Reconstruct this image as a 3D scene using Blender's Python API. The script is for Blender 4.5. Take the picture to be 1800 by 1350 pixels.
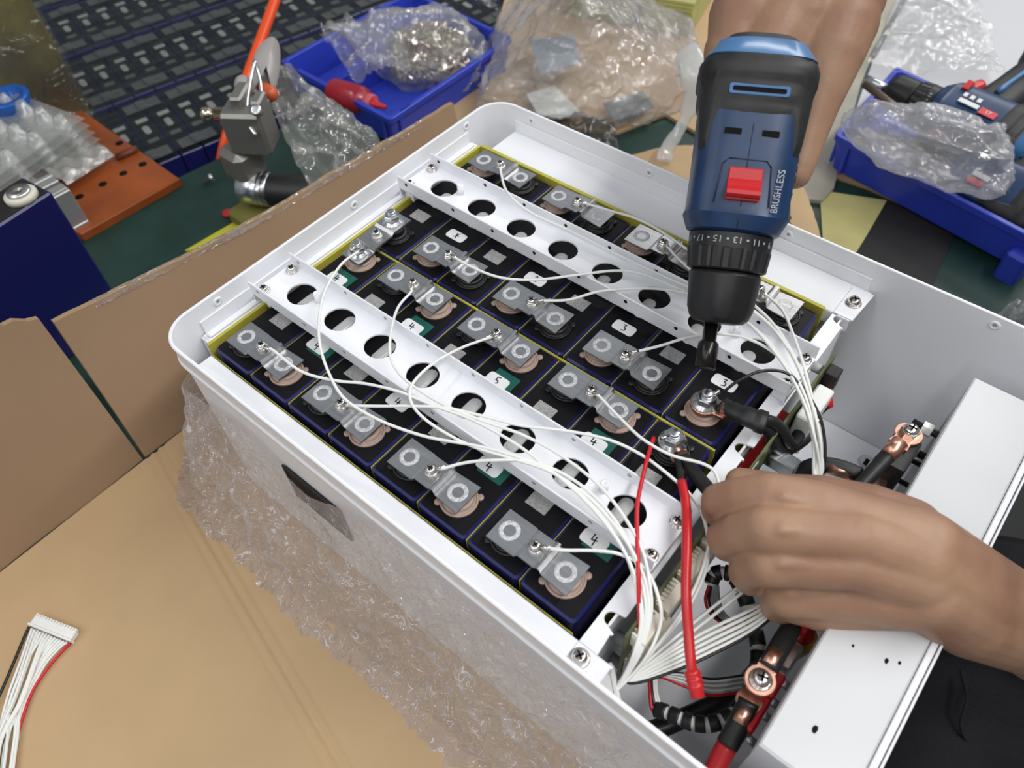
import bpy, bmesh, math, random
from math import sin, cos, pi, sqrt, atan2, radians
from mathutils import Vector, Matrix, noise
random.seed(7)
C = bpy.context.scene.collection
for o in list(bpy.data.objects): bpy.data.objects.remove(o)
# ---------------------------------------------------------------- camera, light, exposure
# working unit: millimetres; z = 0 is the top face of the busbars, the table top is z = -155
CAMROWS = ((0.76918857, 0.63797623, -0.03654147), (0.48629707, -0.62149412, -0.61421512), (-0.41456495, 0.45467724, -0.78829215))
CAMPOS = Vector((365.2544, -133.0019, 360.3392))
FOC = 1350.0
S = 0.001
ZT = 155.0
def W(p): return Vector((p[0]*S, p[1]*S, (p[2]+ZT)*S))
cam_d = bpy.data.cameras.new('camera'); cam = bpy.data.objects.new('camera', cam_d); C.objects.link(cam)
RX, RY, RZ = [Vector(r) for r in CAMROWS]
cam.matrix_world = Matrix(((RX.x, -RY.x, -RZ.x, CAMPOS.x*S), (RX.y, -RY.y, -RZ.y, CAMPOS.y*S), (RX.z, -RY.z, -RZ.z, (CAMPOS.z+ZT)*S), (0, 0, 0, 1)))
cam_d.sensor_width = 36.0; cam_d.lens = FOC/1800*36; cam_d.clip_start = 0.01
cam_d.dof.use_dof = True; cam_d.dof.focus_distance = 0.475; cam_d.dof.aperture_fstop = 9.0
bpy.context.scene.camera = cam
vs = bpy.context.scene.view_settings
vs.view_transform = 'Standard'; vs.look = 'None'; vs.exposure = 0.0; vs.gamma = 1.0; vs.use_curve_mapping = False
world = bpy.data.worlds.new('workshop_air'); bpy.context.scene.world = world; world.use_nodes = True
world.node_tree.nodes['Background'].inputs[0].default_value = (0.84, 0.92, 1.0, 1)
world.node_tree.nodes['Background'].inputs[1].default_value = 0.25
def lamp(name, x, y, z, sx, sy, power, col=(1.0, 0.99, 0.97), rz=0.0):
    d = bpy.data.lights.new(name, 'AREA'); d.shape = 'RECTANGLE'; d.size = sx; d.size_y = sy; d.energy = power; d.color = col
    o = bpy.data.objects.new(name, d); C.objects.link(o); o.location = (x, y, z); o.rotation_euler = (0, 0, rz)
    return o
lamp('ceiling_lamp', 0.95, 0.75, 1.75, 0.09, 2.4, 38, rz=radians(8))
for lx, ly in ((-1.15, -1.3), (-0.15, -1.9), (0.75, -1.6)): lamp('ceiling_lamp', lx, ly, 1.75, 0.045, 2.2, 10.5, rz=radians(8))
lamp('ceiling_lamp', 0.2, 3.0, 1.9, 2.6, 0.09, 52, rz=radians(8))
# ---------------------------------------------------------------- helpers
def at(u, v, z):                       # where the sight line through a photo pixel meets the level z (mm)
    d = RX*((u-900)/FOC) + RY*((v-675)/FOC) + RZ
    return CAMPOS + d*((z-CAMPOS.z)/d.z)
def ad(u, v, dep):                     # the point at a given depth along the view
    return CAMPOS + (RX*((u-900)/FOC) + RY*((v-675)/FOC) + RZ)*dep
def ay(u, v, y):
    d = RX*((u-900)/FOC) + RY*((v-675)/FOC) + RZ
    return CAMPOS + d*((y-CAMPOS.y)/d.y)
def ax(u, v, x):
    d = RX*((u-900)/FOC) + RY*((v-675)/FOC) + RZ
    return CAMPOS + d*((x-CAMPOS.x)/d.x)
def V(*a): return Vector(a)
def frame(d, up=None):                 # right-handed frame (a, b, d)
    d = Vector(d).normalized(); up = Vector(up) if up is not None else (V(0, 0, 1) if abs(d.z) < .9 else V(1, 0, 0))
    a = up.cross(d)
    if a.length < 1e-6: a = V(1, 0, 0).cross(d)
    a.normalize(); return a, d.cross(a), d
def spline(pts, n=8):                  # Catmull-Rom through points
    pts = [Vector(p) for p in pts]
    if len(pts) < 3: return pts
    P = [pts[0]*2-pts[1]] + pts + [pts[-1]*2-pts[-2]]; out = []
    for i in range(1, len(P)-2):
        p0, p1, p2, p3 = P[i-1:i+3]
        for k in range(n):
            t = k/n
            out.append(.5*((2*p1)+(p2-p0)*t+(2*p0-5*p1+4*p2-p3)*t*t+(3*p1-p0-3*p2+p3)*t**3))
    out.append(pts[-1]); return out
class MB:
    def __init__(s): s.v = []; s.f = []; s.m = []; s.sm = []
    def add(s, vs, fs, mi=0, smooth=False):
        b = len(s.v); s.v += [Vector(p) for p in vs]
        for f in fs: s.f.append(tuple(b+i for i in f)); s.m.append(mi); s.sm.append(smooth)
        return s
    def box(s, c, size, rz=0, bevel=0, mi=0, M=None):
        h = [x/2 for x in size]; c = Vector(c)
        if M is None: M = Matrix.Rotation(rz, 3, 'Z')
        b = min(bevel, min(h)*.95)
        if b <= 0:
            vs = [V(x*h[0], y*h[1], z*h[2]) for x in (-1, 1) for y in (-1, 1) for z in (-1, 1)]
            fs = [(0, 1, 3, 2), (4, 6, 7, 5), (0, 4, 5, 1), (2, 3, 7, 6), (0, 2, 6, 4), (1, 5, 7, 3)]
        else:
            vs = []; ix = {}
            for x in (-1, 1):
                for y in (-1, 1):
                    for z in (-1, 1):
                        for k in range(3):
                            q = [h[0]-b, h[1]-b, h[2]-b]; q[k] = h[k]; ix[(x, y, z, k)] = len(vs); vs.append(V(x*q[0], y*q[1], z*q[2]))
            fs = []
            def cor(k, sg):
                o = [i for i in range(3) if i != k]; r = []
                for (p, q) in ((-1, -1), (1, -1), (1, 1), (-1, 1)):
                    t = [0, 0, 0]; t[k] = sg; t[o[0]] = p; t[o[1]] = q; r.append(ix[(*t, k)])
                if (sg > 0) == (k == 1): r.reverse()
                return tuple(r)
            for k in range(3):
                for sg in (-1, 1): fs.append(cor(k, sg))
            for k in range(3):
                o = [i for i in range(3) if i != k]
                for p in (-1, 1):
                    for q in (-1, 1):
                        def id_(e, kk):
                            t = [0, 0, 0]; t[k] = e; t[o[0]] = p; t[o[1]] = q; return ix[(*t, kk)]
                        r = (id_(-1, o[0]), id_(1, o[0]), id_(1, o[1]), id_(-1, o[1]))
                        fs.append(r)
            for x in (-1, 1):
                for y in (-1, 1):
                    for z in (-1, 1): fs.append(tuple(ix[(x, y, z, k)] for k in range(3)))
        s.add([c + M @ p for p in vs], fs, mi); return s
    def lathe(s, p, d, prof, seg=20, mi=0, smooth=True, up=None, cap=True, sx=1.0):
        a, b, d = frame(d, up); p = Vector(p); vs = []; fs = []
        for (t, r) in prof:
            for k in range(seg): an = 2*pi*k/seg; vs.append(p + d*t + a*(r*cos(an)*sx) + b*(r*sin(an)))
        for i in range(len(prof)-1):
            for k in range(seg):
                k2 = (k+1) % seg; fs.append((i*seg+k, i*seg+k2, (i+1)*seg+k2, (i+1)*seg+k))
        if cap:
            fs.append(tuple(reversed(range(seg)))); n = len(prof)-1; fs.append(tuple(n*seg+k for k in range(seg)))
        s.add(vs, fs, mi, smooth); return s
    def cyl(s, p0, p1, r0, r1=None, seg=16, mi=0, smooth=True):
        p0 = Vector(p0); p1 = Vector(p1); r1 = r0 if r1 is None else r1
        L = (p1-p0).length; return s.lathe(p0, p1-p0, [(0, r0), (L, r1)], seg, mi, smooth)
    def tube(s, path, r, seg=8, mi=0, n=0, smooth=True, flat=1.0):
        path = spline(path, n) if n else [Vector(p) for p in path]
        m = len(path); vs = []; fs = []; a = None
        for i, p in enumerate(path):
            d = (path[min(i+1, m-1)] - path[max(i-1, 0)]).normalized()
            if a is None: a, b, _ = frame(d)
            else:
                a = (a - d*a.dot(d)).normalized(); b = d.cross(a)
            rr = r[min(i*len(r)//m, len(r)-1)] if isinstance(r, (list, tuple)) else r
            for k in range(seg): an = 2*pi*k/seg; vs.append(p + a*(rr*cos(an)) + b*(rr*flat*sin(an)))
        for i in range(m-1):
            for k in range(seg): k2 = (k+1) % seg; fs.append((i*seg+k, i*seg+k2, (i+1)*seg+k2, (i+1)*seg+k))
        fs.append(tuple(reversed(range(seg)))); fs.append(tuple((m-1)*seg+k for k in range(seg)))
        s.add(vs, fs, mi, smooth); return s
    def prism(s, poly, z0, z1, M=None, o=(0, 0, 0), mi=0, smooth=False, bev=0):
        M = M or Matrix.Identity(3); o = Vector(o); n = len(poly)
        area = sum(poly[i][0]*poly[(i+1) % n][1]-poly[(i+1) % n][0]*poly[i][1] for i in range(n))
        if area < 0: poly = poly[::-1]
        lay = [(z0, 0), (z1, 0)] if not bev else [(z0, 0), (z1-bev, 0), (z1, bev)]
        vs = []; fs = []
        for (z, ins) in lay:
            for i in range(n):
                x, y = poly[i][0], poly[i][1]
                if ins:
                    p = V(*poly[i-1][:2], 0); q = V(x, y, 0); r = V(*poly[(i+1) % n][:2], 0)
                    e1 = (q-p).normalized(); e2 = (r-q).normalized(); nn = V(-e1.y-e2.y, e1.x+e2.x, 0)
                    if nn.length > 1e-6: nn.normalize(); x += nn.x*ins; y += nn.y*ins
                vs.append(o + M @ V(x, y, z))
        L = len(lay)
        for l in range(L-1):
            for i in range(n): j = (i+1) % n; fs.append((l*n+i, l*n+j, (l+1)*n+j, (l+1)*n+i))
        fs.append(tuple(reversed(range(n)))); fs.append(tuple((L-1)*n+i for i in range(n)))
        s.add(vs, fs, mi, smooth); return s
    def grid(s, fn, nu, nv, mi=0, smooth=True):
        vs = [fn(i/nu, j/nv) for i in range(nu+1) for j in range(nv+1)]; w = nv+1
        fs = [(i*w+j, (i+1)*w+j, (i+1)*w+j+1, i*w+j+1) for i in range(nu) for j in range(nv)]
        s.add(vs, fs, mi, smooth); return s
    def sphere(s, c, r, seg=12, ring=8, mi=0, sc=(1, 1, 1)):
        c = Vector(c); vs = []; fs = []
        for i in range(ring+1):
            th = pi*i/ring
            for k in range(seg): an = 2*pi*k/seg; vs.append(c + V(r*sin(th)*cos(an)*sc[0], r*sin(th)*sin(an)*sc[1], r*cos(th)*sc[2]))
        for i in range(ring):
            for k in range(seg): k2 = (k+1) % seg; fs.append((i*seg+k, (i+1)*seg+k, (i+1)*seg+k2, i*seg+k2))
        s.add(vs, fs, mi, True); return s
    def build(s, name, mats, parent=None, label=None, cat=None, group=None, kind=None, org=None, weld=False):
        if not isinstance(mats, (list, tuple)): mats = [mats]
        if org is None:
            if parent is not None: org = Vector(parent['_o'])
            else:
                n = len(s.v); lo = min(p.z for p in s.v); org = V(sum(p.x for p in s.v)/n, sum(p.y for p in s.v)/n, lo)
        org = Vector(org)
        me = bpy.data.meshes.new(name); me.from_pydata([tuple((p-org)*S) for p in s.v], [], s.f)
        me.polygons.foreach_set('material_index', s.m); me.polygons.foreach_set('use_smooth', s.sm)
        for m in mats: me.materials.append(m)
        me.update()
        if weld:
            bm = bmesh.new(); bm.from_mesh(me); bmesh.ops.remove_doubles(bm, verts=bm.verts, dist=1e-6); bm.to_mesh(me); bm.free()
        o = bpy.data.objects.new(name, me); C.objects.link(o)
        if parent is not None: o.parent = parent; o.location = (org-Vector(parent['_o']))*S
        else: o.location = W(org)
        o['_o'] = tuple(org); tag(o, label, cat, group, kind); return o
def tag(o, label=None, cat=None, group=None, kind=None):
    if label: o['label'] = label
    if cat: o['category'] = cat
    if group: o['group'] = group
    if kind: o['kind'] = kind
    return o
def thing(name, org, label, cat, group=None):
    o = bpy.data.objects.new(name, None); C.objects.link(o); o.location = W(org); o['_o'] = tuple(org); o.empty_display_size = .02
    return tag(o, label, cat, group)
def dup(root, org, label=None, group=None, rz=None):
    r = root.copy(); C.objects.link(r); r.location = W(org); r['_o'] = tuple(org)
    if rz is not None: r.rotation_euler = (0, 0, rz)
    if label: r['label'] = label
    if group: r['group'] = group
    for ch in list(root.children):
        c = ch.copy(); C.objects.link(c); c.parent = r
        for g in list(ch.children):
            d = g.copy(); C.objects.link(d); d.parent = c
    return r
def smooth_by_angle(o, deg=40):
    me = o.data; me.polygons.foreach_set('use_smooth', [True]*len(me.polygons)); me.set_sharp_from_angle(angle=radians(deg)); return o
def text_geo(txt, size):               # flat lettering as triangles, centred on x
    cu = bpy.data.curves.new('lettering', 'FONT'); cu.body = txt; cu.size = size; cu.align_x = 'CENTER'; cu.align_y = 'CENTER'; cu.resolution_u = 3
    o = bpy.data.objects.new('lettering', cu); C.objects.link(o); dg = bpy.context.evaluated_depsgraph_get(); dg.update()
    me = bpy.data.meshes.new_from_object(o.evaluated_get(dg)); vs = [v.co.copy() for v in me.vertices]; fs = [tuple(p.vertices) for p in me.polygons]
    bpy.data.objects.remove(o); bpy.data.curves.remove(cu); bpy.data.meshes.remove(me); return vs, fs
# ---------------------------------------------------------------- materials
def mat(name, col, rough=.5, metal=0.0, bump=0.0, bscale=300, var=0.0, vscale=60, spec=.5, aniso=False, coat=0.0, alpha=1.0, sss=0.0, vcol=None, bdist=.0005, trans=0.0, detail=4, stretch=None):
    m = bpy.data.materials.new(name); m.use_nodes = True; nt = m.node_tree; b = nt.nodes['Principled BSDF']
    b.inputs['Base Color'].default_value = (*col, 1); b.inputs['Roughness'].default_value = rough; b.inputs['Metallic'].default_value = metal
    b.inputs['Specular IOR Level'].default_value = spec; b.inputs['Coat Weight'].default_value = coat; b.inputs['Alpha'].default_value = alpha
    b.inputs['Transmission Weight'].default_value = trans
    if sss: b.inputs['Subsurface Weight'].default_value = sss; b.inputs['Subsurface Radius'].default_value = (.006, .003, .0015)
    if bump or var:
        tc = nt.nodes.new('ShaderNodeTexCoord'); src = tc.outputs['Object']
        if stretch:
            mp = nt.nodes.new('ShaderNodeMapping'); mp.inputs['Scale'].default_value = stretch; nt.links.new(src, mp.inputs[0]); src = mp.outputs[0]
    if bump:
        n = nt.nodes.new('ShaderNodeTexNoise'); n.inputs['Scale'].default_value = bscale; n.inputs['Detail'].default_value = detail; nt.links.new(src, n.inputs['Vector'])
        bp = nt.nodes.new('ShaderNodeBump'); bp.inputs['Strength'].default_value = bump; bp.inputs['Distance'].default_value = bdist
        nt.links.new(n.outputs['Fac'], bp.inputs['Height']); nt.links.new(bp.outputs[0], b.inputs['Normal'])
    if var:
        n = nt.nodes.new('ShaderNodeTexNoise'); n.inputs['Scale'].default_value = vscale; n.inputs['Detail'].default_value = 5; nt.links.new(src, n.inputs['Vector'])
        mx = nt.nodes.new('ShaderNodeMix'); mx.data_type = 'RGBA'; c2 = vcol or tuple(max(0, c*(1-var)) for c in col); c1 = tuple(min(1, c*(1+var*.6)) for c in col) if not vcol else col
        mx.inputs[6].default_value = (*c1, 1); mx.inputs[7].default_value = (*c2, 1)
        rp = nt.nodes.new('ShaderNodeMapRange'); rp.inputs[1].default_value = .35; rp.inputs[2].default_value = .65
        nt.links.new(n.outputs['Fac'], rp.inputs[0]); nt.links.new(rp.outputs[0], mx.inputs[0]); nt.links.new(mx.outputs[2], b.inputs['Base Color'])
    return m
def film_mat(name, tint=(1, 1, 1), haze=.1, gloss=.25, rough=.12, bump=.6, bscale=120, hcol=(.9, .9, .92), bdist=.002, base=.3, glint_lines=0, cscale=28):
    m = bpy.data.materials.new(name); m.use_nodes = True; nt = m.node_tree; nt.nodes.clear(); N = nt.nodes.new; L = nt.links.new
    out = N('ShaderNodeOutputMaterial'); tr = N('ShaderNodeBsdfTransparent'); tr.inputs[0].default_value = (*tint, 1)
    gl = N('ShaderNodeBsdfGlossy'); gl.inputs['Roughness'].default_value = rough; df = N('ShaderNodeBsdfDiffuse'); df.inputs[0].default_value = (*hcol, 1)
    tl = N('ShaderNodeBsdfTranslucent'); tl.inputs[0].default_value = (*hcol, 1); m0 = N('ShaderNodeMixShader'); m0.inputs[0].default_value = .4; L(df.outputs[0], m0.inputs[1]); L(tl.outputs[0], m0.inputs[2])
    tc = N('ShaderNodeTexCoord'); ns = N('ShaderNodeTexNoise'); ns.inputs['Scale'].default_value = bscale; ns.inputs['Detail'].default_value = 3; ns.inputs['Distortion'].default_value = 2.2; L(tc.outputs['Object'], ns.inputs['Vector'])
    bp = N('ShaderNodeBump'); bp.inputs['Strength'].default_value = bump; bp.inputs['Distance'].default_value = bdist; L(ns.outputs['Fac'], bp.inputs['Height'])
    L(bp.outputs[0], gl.inputs['Normal'])
    lw = N('ShaderNodeLayerWeight'); lw.inputs['Blend'].default_value = .5; L(bp.outputs[0], lw.inputs['Normal'])
    pw = N('ShaderNodeMath'); pw.operation = 'POWER'; L(lw.outputs['Facing'], pw.inputs[0]); pw.inputs[1].default_value = 3.0
    ml = N('ShaderNodeMath'); ml.operation = 'MULTIPLY_ADD'; L(pw.outputs[0], ml.inputs[0]); ml.inputs[1].default_value = gloss; ml.inputs[2].default_value = gloss*base
    m1 = N('ShaderNodeMixShader'); m1.inputs[0].default_value = haze; L(tr.outputs[0], m1.inputs[1]); L(m0.outputs[0], m1.inputs[2])
    if glint_lines:                       # thin white lines along the folds, lamp glints painted into the haze
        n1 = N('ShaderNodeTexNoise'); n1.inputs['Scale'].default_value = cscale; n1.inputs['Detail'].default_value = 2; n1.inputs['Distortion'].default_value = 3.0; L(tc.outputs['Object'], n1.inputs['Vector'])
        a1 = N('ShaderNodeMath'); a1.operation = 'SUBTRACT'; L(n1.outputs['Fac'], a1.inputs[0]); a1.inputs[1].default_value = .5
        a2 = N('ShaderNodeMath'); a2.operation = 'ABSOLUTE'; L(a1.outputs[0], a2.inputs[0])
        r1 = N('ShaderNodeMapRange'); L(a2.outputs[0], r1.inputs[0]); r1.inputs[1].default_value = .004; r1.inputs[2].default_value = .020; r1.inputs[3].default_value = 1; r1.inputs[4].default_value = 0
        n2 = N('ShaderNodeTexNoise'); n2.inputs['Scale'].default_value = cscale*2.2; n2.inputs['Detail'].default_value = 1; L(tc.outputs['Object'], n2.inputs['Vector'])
        r2 = N('ShaderNodeMapRange'); L(n2.outputs['Fac'], r2.inputs[0]); r2.inputs[1].default_value = .51; r2.inputs[2].default_value = .60; r2.inputs[3].default_value = 0; r2.inputs[4].default_value = glint_lines
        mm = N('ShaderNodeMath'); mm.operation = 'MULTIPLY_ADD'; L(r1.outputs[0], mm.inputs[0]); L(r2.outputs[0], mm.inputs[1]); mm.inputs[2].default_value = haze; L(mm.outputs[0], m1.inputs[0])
    m2 = N('ShaderNodeMixShader'); L(ml.outputs[0], m2.inputs[0]); L(m1.outputs[0], m2.inputs[1]); L(gl.outputs[0], m2.inputs[2]); L(m2.outputs[0], out.inputs[0]); return m
M_ = {}
M_['white'] = mat('white_powder_coat', (.85, .86, .90), .42, bump=.08, bscale=1500, bdist=.0002)
M_['whitelid'] = mat('light_grey_powder_coat', (.62, .63, .65), .45, bump=.08, bscale=1500, bdist=.0002)
M_['alu'] = mat('brushed_aluminium', (.72, .72, .73), .3, 1.0, bump=.12, bscale=90, stretch=(1, 12, 1), bdist=.0003, var=.12, vscale=30)
M_['weld'] = mat('laser_weld_frost', (.66, .66, .68), .6, .5, bump=.8,  var=.25, vscale=700, bscale=1500, bdist=.0008)
M_['steel'] = mat('nickel_steel', (.72, .69, .65), .22, 1.0)
M_['zinc'] = mat('zinc_steel', (.72, .74, .76), .25, 1.0, var=.1, vscale=300)
M_['ventm'] = mat('satin_vent_metal', (.80, .81, .80), .42, .55)
M_['dark_recess'] = mat('dark_recess', (.008, .008, .009), .8, spec=.1)
M_['copper'] = mat('bare_copper', (.86, .48, .36), .33, 1.0, var=.2, vscale=200)
M_['cellfilm'] = mat('black_cell_top', (.006, .006, .008), .5, spec=.2, bump=.15, bscale=900, bdist=.0002)
M_['cellblue'] = mat('navy_cell_wrap', (.010, .012, .10), .3, coat=.3)
M_['tan'] = mat('tan_terminal_plastic', (.40, .29, .24), .45)
M_['blackp'] = mat('black_plastic', (.012, .012, .013), .45, bump=.05, bscale=800)
M_['label_grey'] = mat('silver_code_label', (.42, .42, .41), .5, var=.35, vscale=900, vcol=(.27, .27, .27))
M_['sticker'] = mat('white_sticker', (.85, .86, .87), .5)
M_['green'] = mat('green_pad', (.005, .10, .075), .5)
M_['ink'] = mat('black_ink', (.01, .01, .012), .5)
M_['yellow'] = mat('yellow_epoxy_sheet', (.46, .42, .055), .5, var=.12, vscale=40)
M_['wirew'] = mat('white_wire_jacket', (.82, .83, .80), .38)
M_['wirer'] = mat('red_wire_jacket', (.60, .012, .022), .35)
M_['redp'] = mat('red_plastic', (.52, .014, .018), .32)
M_['wireb'] = mat('black_wire_jacket', (.012, .012, .013), .38)
M_['shrink'] = mat('black_heat_shrink', (.013, .013, .014), .5, bump=.2, bscale=250, bdist=.0006)
M_['nylon'] = mat('white_nylon', (.83, .84, .82), .4)
M_['ivory'] = mat('ivory_connector', (.70, .66, .55), .45)
M_['pcb'] = mat('olive_circuit_board', (.10, .12, .045), .4, var=.3, vscale=150)
M_['greyp'] = mat('grey_plastic', (.36, .37, .38), .45)
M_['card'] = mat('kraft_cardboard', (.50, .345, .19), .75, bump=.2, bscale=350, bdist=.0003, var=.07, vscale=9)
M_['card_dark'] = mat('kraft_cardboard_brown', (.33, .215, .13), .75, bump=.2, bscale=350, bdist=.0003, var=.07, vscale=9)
M_['card_edge'] = mat('cardboard_fluting', (.33, .22, .12), .9, bump=.8, bscale=700, bdist=.001)
M_['table'] = mat('green_table_mat', (.006, .030, .022), .5, bump=.1, bscale=200, var=.55, vscale=28, vcol=(.011, .042, .034))
M_['bagwhite'] = film_mat('milky_plastic_bag', haze=.34, gloss=.34, rough=.1, bump=.9, bscale=24, hcol=(.8, .8, .84), bdist=.01)
M_['bin'] = mat('blue_bin_plastic', (.026, .052, .46), .38, bump=.05, bscale=300)
M_['film'] = film_mat('stretch_film', haze=.25, gloss=.42, rough=.07, bump=1.0, bscale=75, hcol=(.95, .92, .97), bdist=.014, base=.36, glint_lines=.75, cscale=34)
M_['bag'] = film_mat('clear_plastic_bag', tint=(.97, .98, .97), haze=.20, gloss=.36, rough=.08, bump=.9, bscale=22, hcol=(.84, .84, .80), bdist=.012)
M_['film_dark'] = film_mat('thin_wrap', haze=.05, gloss=.25, rough=.15, bump=1.0, bscale=30, hcol=(.7, .7, .75), bdist=.01)
# ---------------------------------------------------------------- setting: floor, table
MB().box((0, 400, -905), (4000, 4000, 10)).build('floor', mat('grey_workshop_floor', (.035, .036, .038), .6, var=.2, vscale=3), kind='structure')
t = thing('work_table', (60, 400, -165), 'dark green matted work table under the white battery case', 'table')
PA = [at(195, 560, -155), at(300, 310, -155), at(430, 250, -155)]
TBL = [(-262, -600), (-385, 130), (-330, 500), (-230, 1350), (1000, 1280), (1000, 480), (458, 470), (430, 150), (410, -600)]
MB().prism(TBL, -159, -155).build('table_mat', M_['table'], t)
MB().prism([(x*.995+1, y*.995+1) for x, y in TBL], -185, -159.2).build('tabletop', mat('table_board', (.35, .3, .24), .6), t)
for x, y in ((-200, -500), (340, -500), (-150, 1200), (900, 1150)):
    MB().box((x, y, -540), (50, 50, 709), bevel=3).build('leg', M_['greyp'], t)
# ---------------------------------------------------------------- the battery case
case = thing('battery_case', (205, 125, -150), 'open white sheet-metal battery case filled with black cells on cardboard', 'battery case')
X0, Y0, Y1, XR, RAD = -18.5, -38.0, 288.5, 438.0, 22.0
def shell_path(d):
    pts = [(XR, Y0+d), (330, Y0+d), (200, Y0+d), (60, Y0+d)]; r = RAD-d
    for k in range(9): a = -pi/2 - pi/2*k/8; pts.append((X0+RAD+r*cos(a), Y0+RAD+r*sin(a)))
    pts.append((X0+d, 60)); pts.append((X0+d, 180))
    for k in range(9): a = pi - pi/2*k/8; pts.append((X0+RAD+r*cos(a), Y1-RAD+r*sin(a)))
    pts += [(100, Y1-d), (250, Y1-d), (380, Y1-d), (XR, Y1-d)]; return pts
def sweep(prof, name, m, parent, path=shell_path):
    mb = MB(); vs = []; n = len(path(0))
    for d, z in prof: vs += [V(x, y, z) for x, y in path(d)]
    fs = [(i*n+k, i*n+k+1, (i+1)*n+k+1, (i+1)*n+k) for i in range(len(prof)-1) for k in range(n-1)]
    fs += [tuple(i*n for i in range(len(prof)-1)), tuple(i*n+n-1 for i in reversed(range(len(prof)-1)))]
    mb.add(vs, [f[::-1] for f in fs], 0, False); return smooth_by_angle(mb.build(name, m, parent), 35)
sweep([(1.6, -150), (1.2, -150), (1.2, -7), (.6, -6.2), (-.6, -6), (-1.2, -5.4), (-1.2, -4.2), (-.5, -3.6), (0, -3), (0, 9.6), (-.7, 10.2), (-.7, 11.5), (0, 12), (1.2, 12), (1.6, 11.5), (1.6, -150)], 'shell', M_['white'], case)
MB().prism([(X0+8, Y0+2.2), (XR-2, Y0+2.2), (XR-2, Y1-2.2), (X0+8, Y1-2.2), (X0+2.2, Y1-10), (X0+2.2, Y0+10)], -150, -148.2).build('base_plate', M_['white'], case)
# rivet dimples along the inside of the rim
rv = [(V(X0+1.6, 6, 5), V(1, 0, 0)), (V(X0+1.6, 128, 5), V(1, 0, 0)), (V(X0+1.6, 250, 5), V(1, 0, 0))] + [(V(x, Y1-1.6, 5), V(0, -1, 0)) for x in (20, 132, 244, 380)]
for p, d in rv:
    MB().lathe(p, d, [(0, 3.4), (.6, 3.2), (.9, 2.4), (.4, 1.5), (.3, 1.3)], 16, cap=False).lathe(p, d, [(.25, 0.05), (.32, 1.3)], 12, mi=1, cap=False).build('rivet', [M_['white'], M_['greyp']], case)
# inner tray: liner strips, ledges
tr = MB()
tr.box((X0+2.4, 120, -7), (1.2, 262, 14), bevel=.4); tr.box((155, Y1-2.4, -7), (302, 1.2, 14), bevel=.4)
tr.build('liner_strip', M_['white'], case)
def ledge(x0, x1, y0, y1, z0=-12, z1=-10): return MB().box(((x0+x1)/2, (y0+y1)/2, (z0+z1)/2), (x1-x0, y1-y0, z1-z0), bevel=.5)
mb = ledge(3, 316, Y0+1.8, -20.6); mb.box((160, -21, -16), (313, 1.2, 10)); mb.box((3.5, -29, -26), (1, 15, 30)); mb.build('front_ledge', M_['white'], case)
mb = ledge(4, 309, 254, Y1-3.2); mb.box((156, 254.4, -16), (304, 1.2, 10)); mb.box((4.5, 270, -26), (1, 31, 30)); mb.build('back_ledge', M_['white'], case)
mb = ledge(X0+3.2, -5.4, -14, 252); mb.box((-10.5, 119, -8.6), (4.5, 262, 2.6), bevel=.8); mb.box((-5.8, 119, -16), (1, 266, 10)); mb.box((-10.6, -14.5, -26), (10, 1, 30)); mb.box((-10.6, 252.5, -26), (10, 1, 30)); mb.build('left_ledge', M_['white'], case)
for yy in ((Y0+6, Y0+3, -14), (Y1-6, Y1-3, 252)): MB().prism([(X0+4, yy[0]), (4, yy[1]), (4, yy[2]), (X0+4, yy[2])], -58, -56).build('corner_pocket_floor', M_['white'], case)
# right frame strip with two rounded slots and a screwed tab at each end
def arc(cx, cy, r, a0, a1, n=6): return [(cx+r*cos(radians(a0+(a1-a0)*k/n)), cy+r*sin(radians(a0+(a1-a0)*k/n))) for k in range(n+1)]
poly = [(296.5, -20.5)]
poly += [(307.5, -20.5)]
for c in (-1.6, 125.6, 250.6):
    poly += arc(306.5, c-5.8, 1.2, -90, 90, 4)[:3] + arc(302.6, c, 3.8, 270, 90, 8) + arc(306.5, c+5.8, 1.2, -90, 0, 3)
poly += [(308, 253), (296.5, 253)]
MB().prism(poly, -11.6, -10, bev=.3).build('right_frame', M_['white'], case)
MB().prism([(296.6, -21.5), (308.5, -21.5), (308.5, -30), (305.5, -33), (299.5, -33), (296.6, -30)], -10.4, -9, bev=.3).build('frame_tab', M_['white'], case)
MB().prism([(296.6, 253.5), (309.5, 253.5), (311, 283), (296.6, 283)], -10.4, -9, bev=.3).build('frame_tab', M_['white'], case)
MB().box((303, 117, -81), (1.4, 300, 138)).build('bulkhead', M_['white'], case)
def screw(p, d, parent, r=4.0, m=None, name='screw', washer=True, cross=True, label=None):
    m = m or M_['steel']; a, b, d = frame(d); p = Vector(p); mb = MB()
    if washer:
        mb.lathe(p, d, [(0, r*1.28), (.7, r*1.28), (.9, r*1.1)], 20); p = p + d*.9
        mb.lathe(p, d, [(0, r*1.12), (.8, r*1.12), (.9, r)], 20); p = p + d*.9
    mb.lathe(p, d, [(0, r), (r*.35, r*.98), (r*.6, r*.8), (r*.72, r*.5), (r*.74, .1)], 20, cap=False)
    if cross:
        q = p + d*(r*.62); an = random.random()*pi; ca, sa = cos(an), sin(an)
        for (u, w) in ((a*ca+b*sa, -a*sa+b*ca), (-a*sa+b*ca, -a*ca-b*sa)):
            MM = Matrix((u, w, d)).transposed(); mb.box(q, (r*1.15, r*.24, r*.34), M=MM, mi=1)
    return mb.build(name, [m, M_['dark_recess']], parent, label)
screw((302, -27.5, -9), (0, 0, 1), case); screw((303.5, 268, -9), (0, 0, 1), case)
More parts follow.
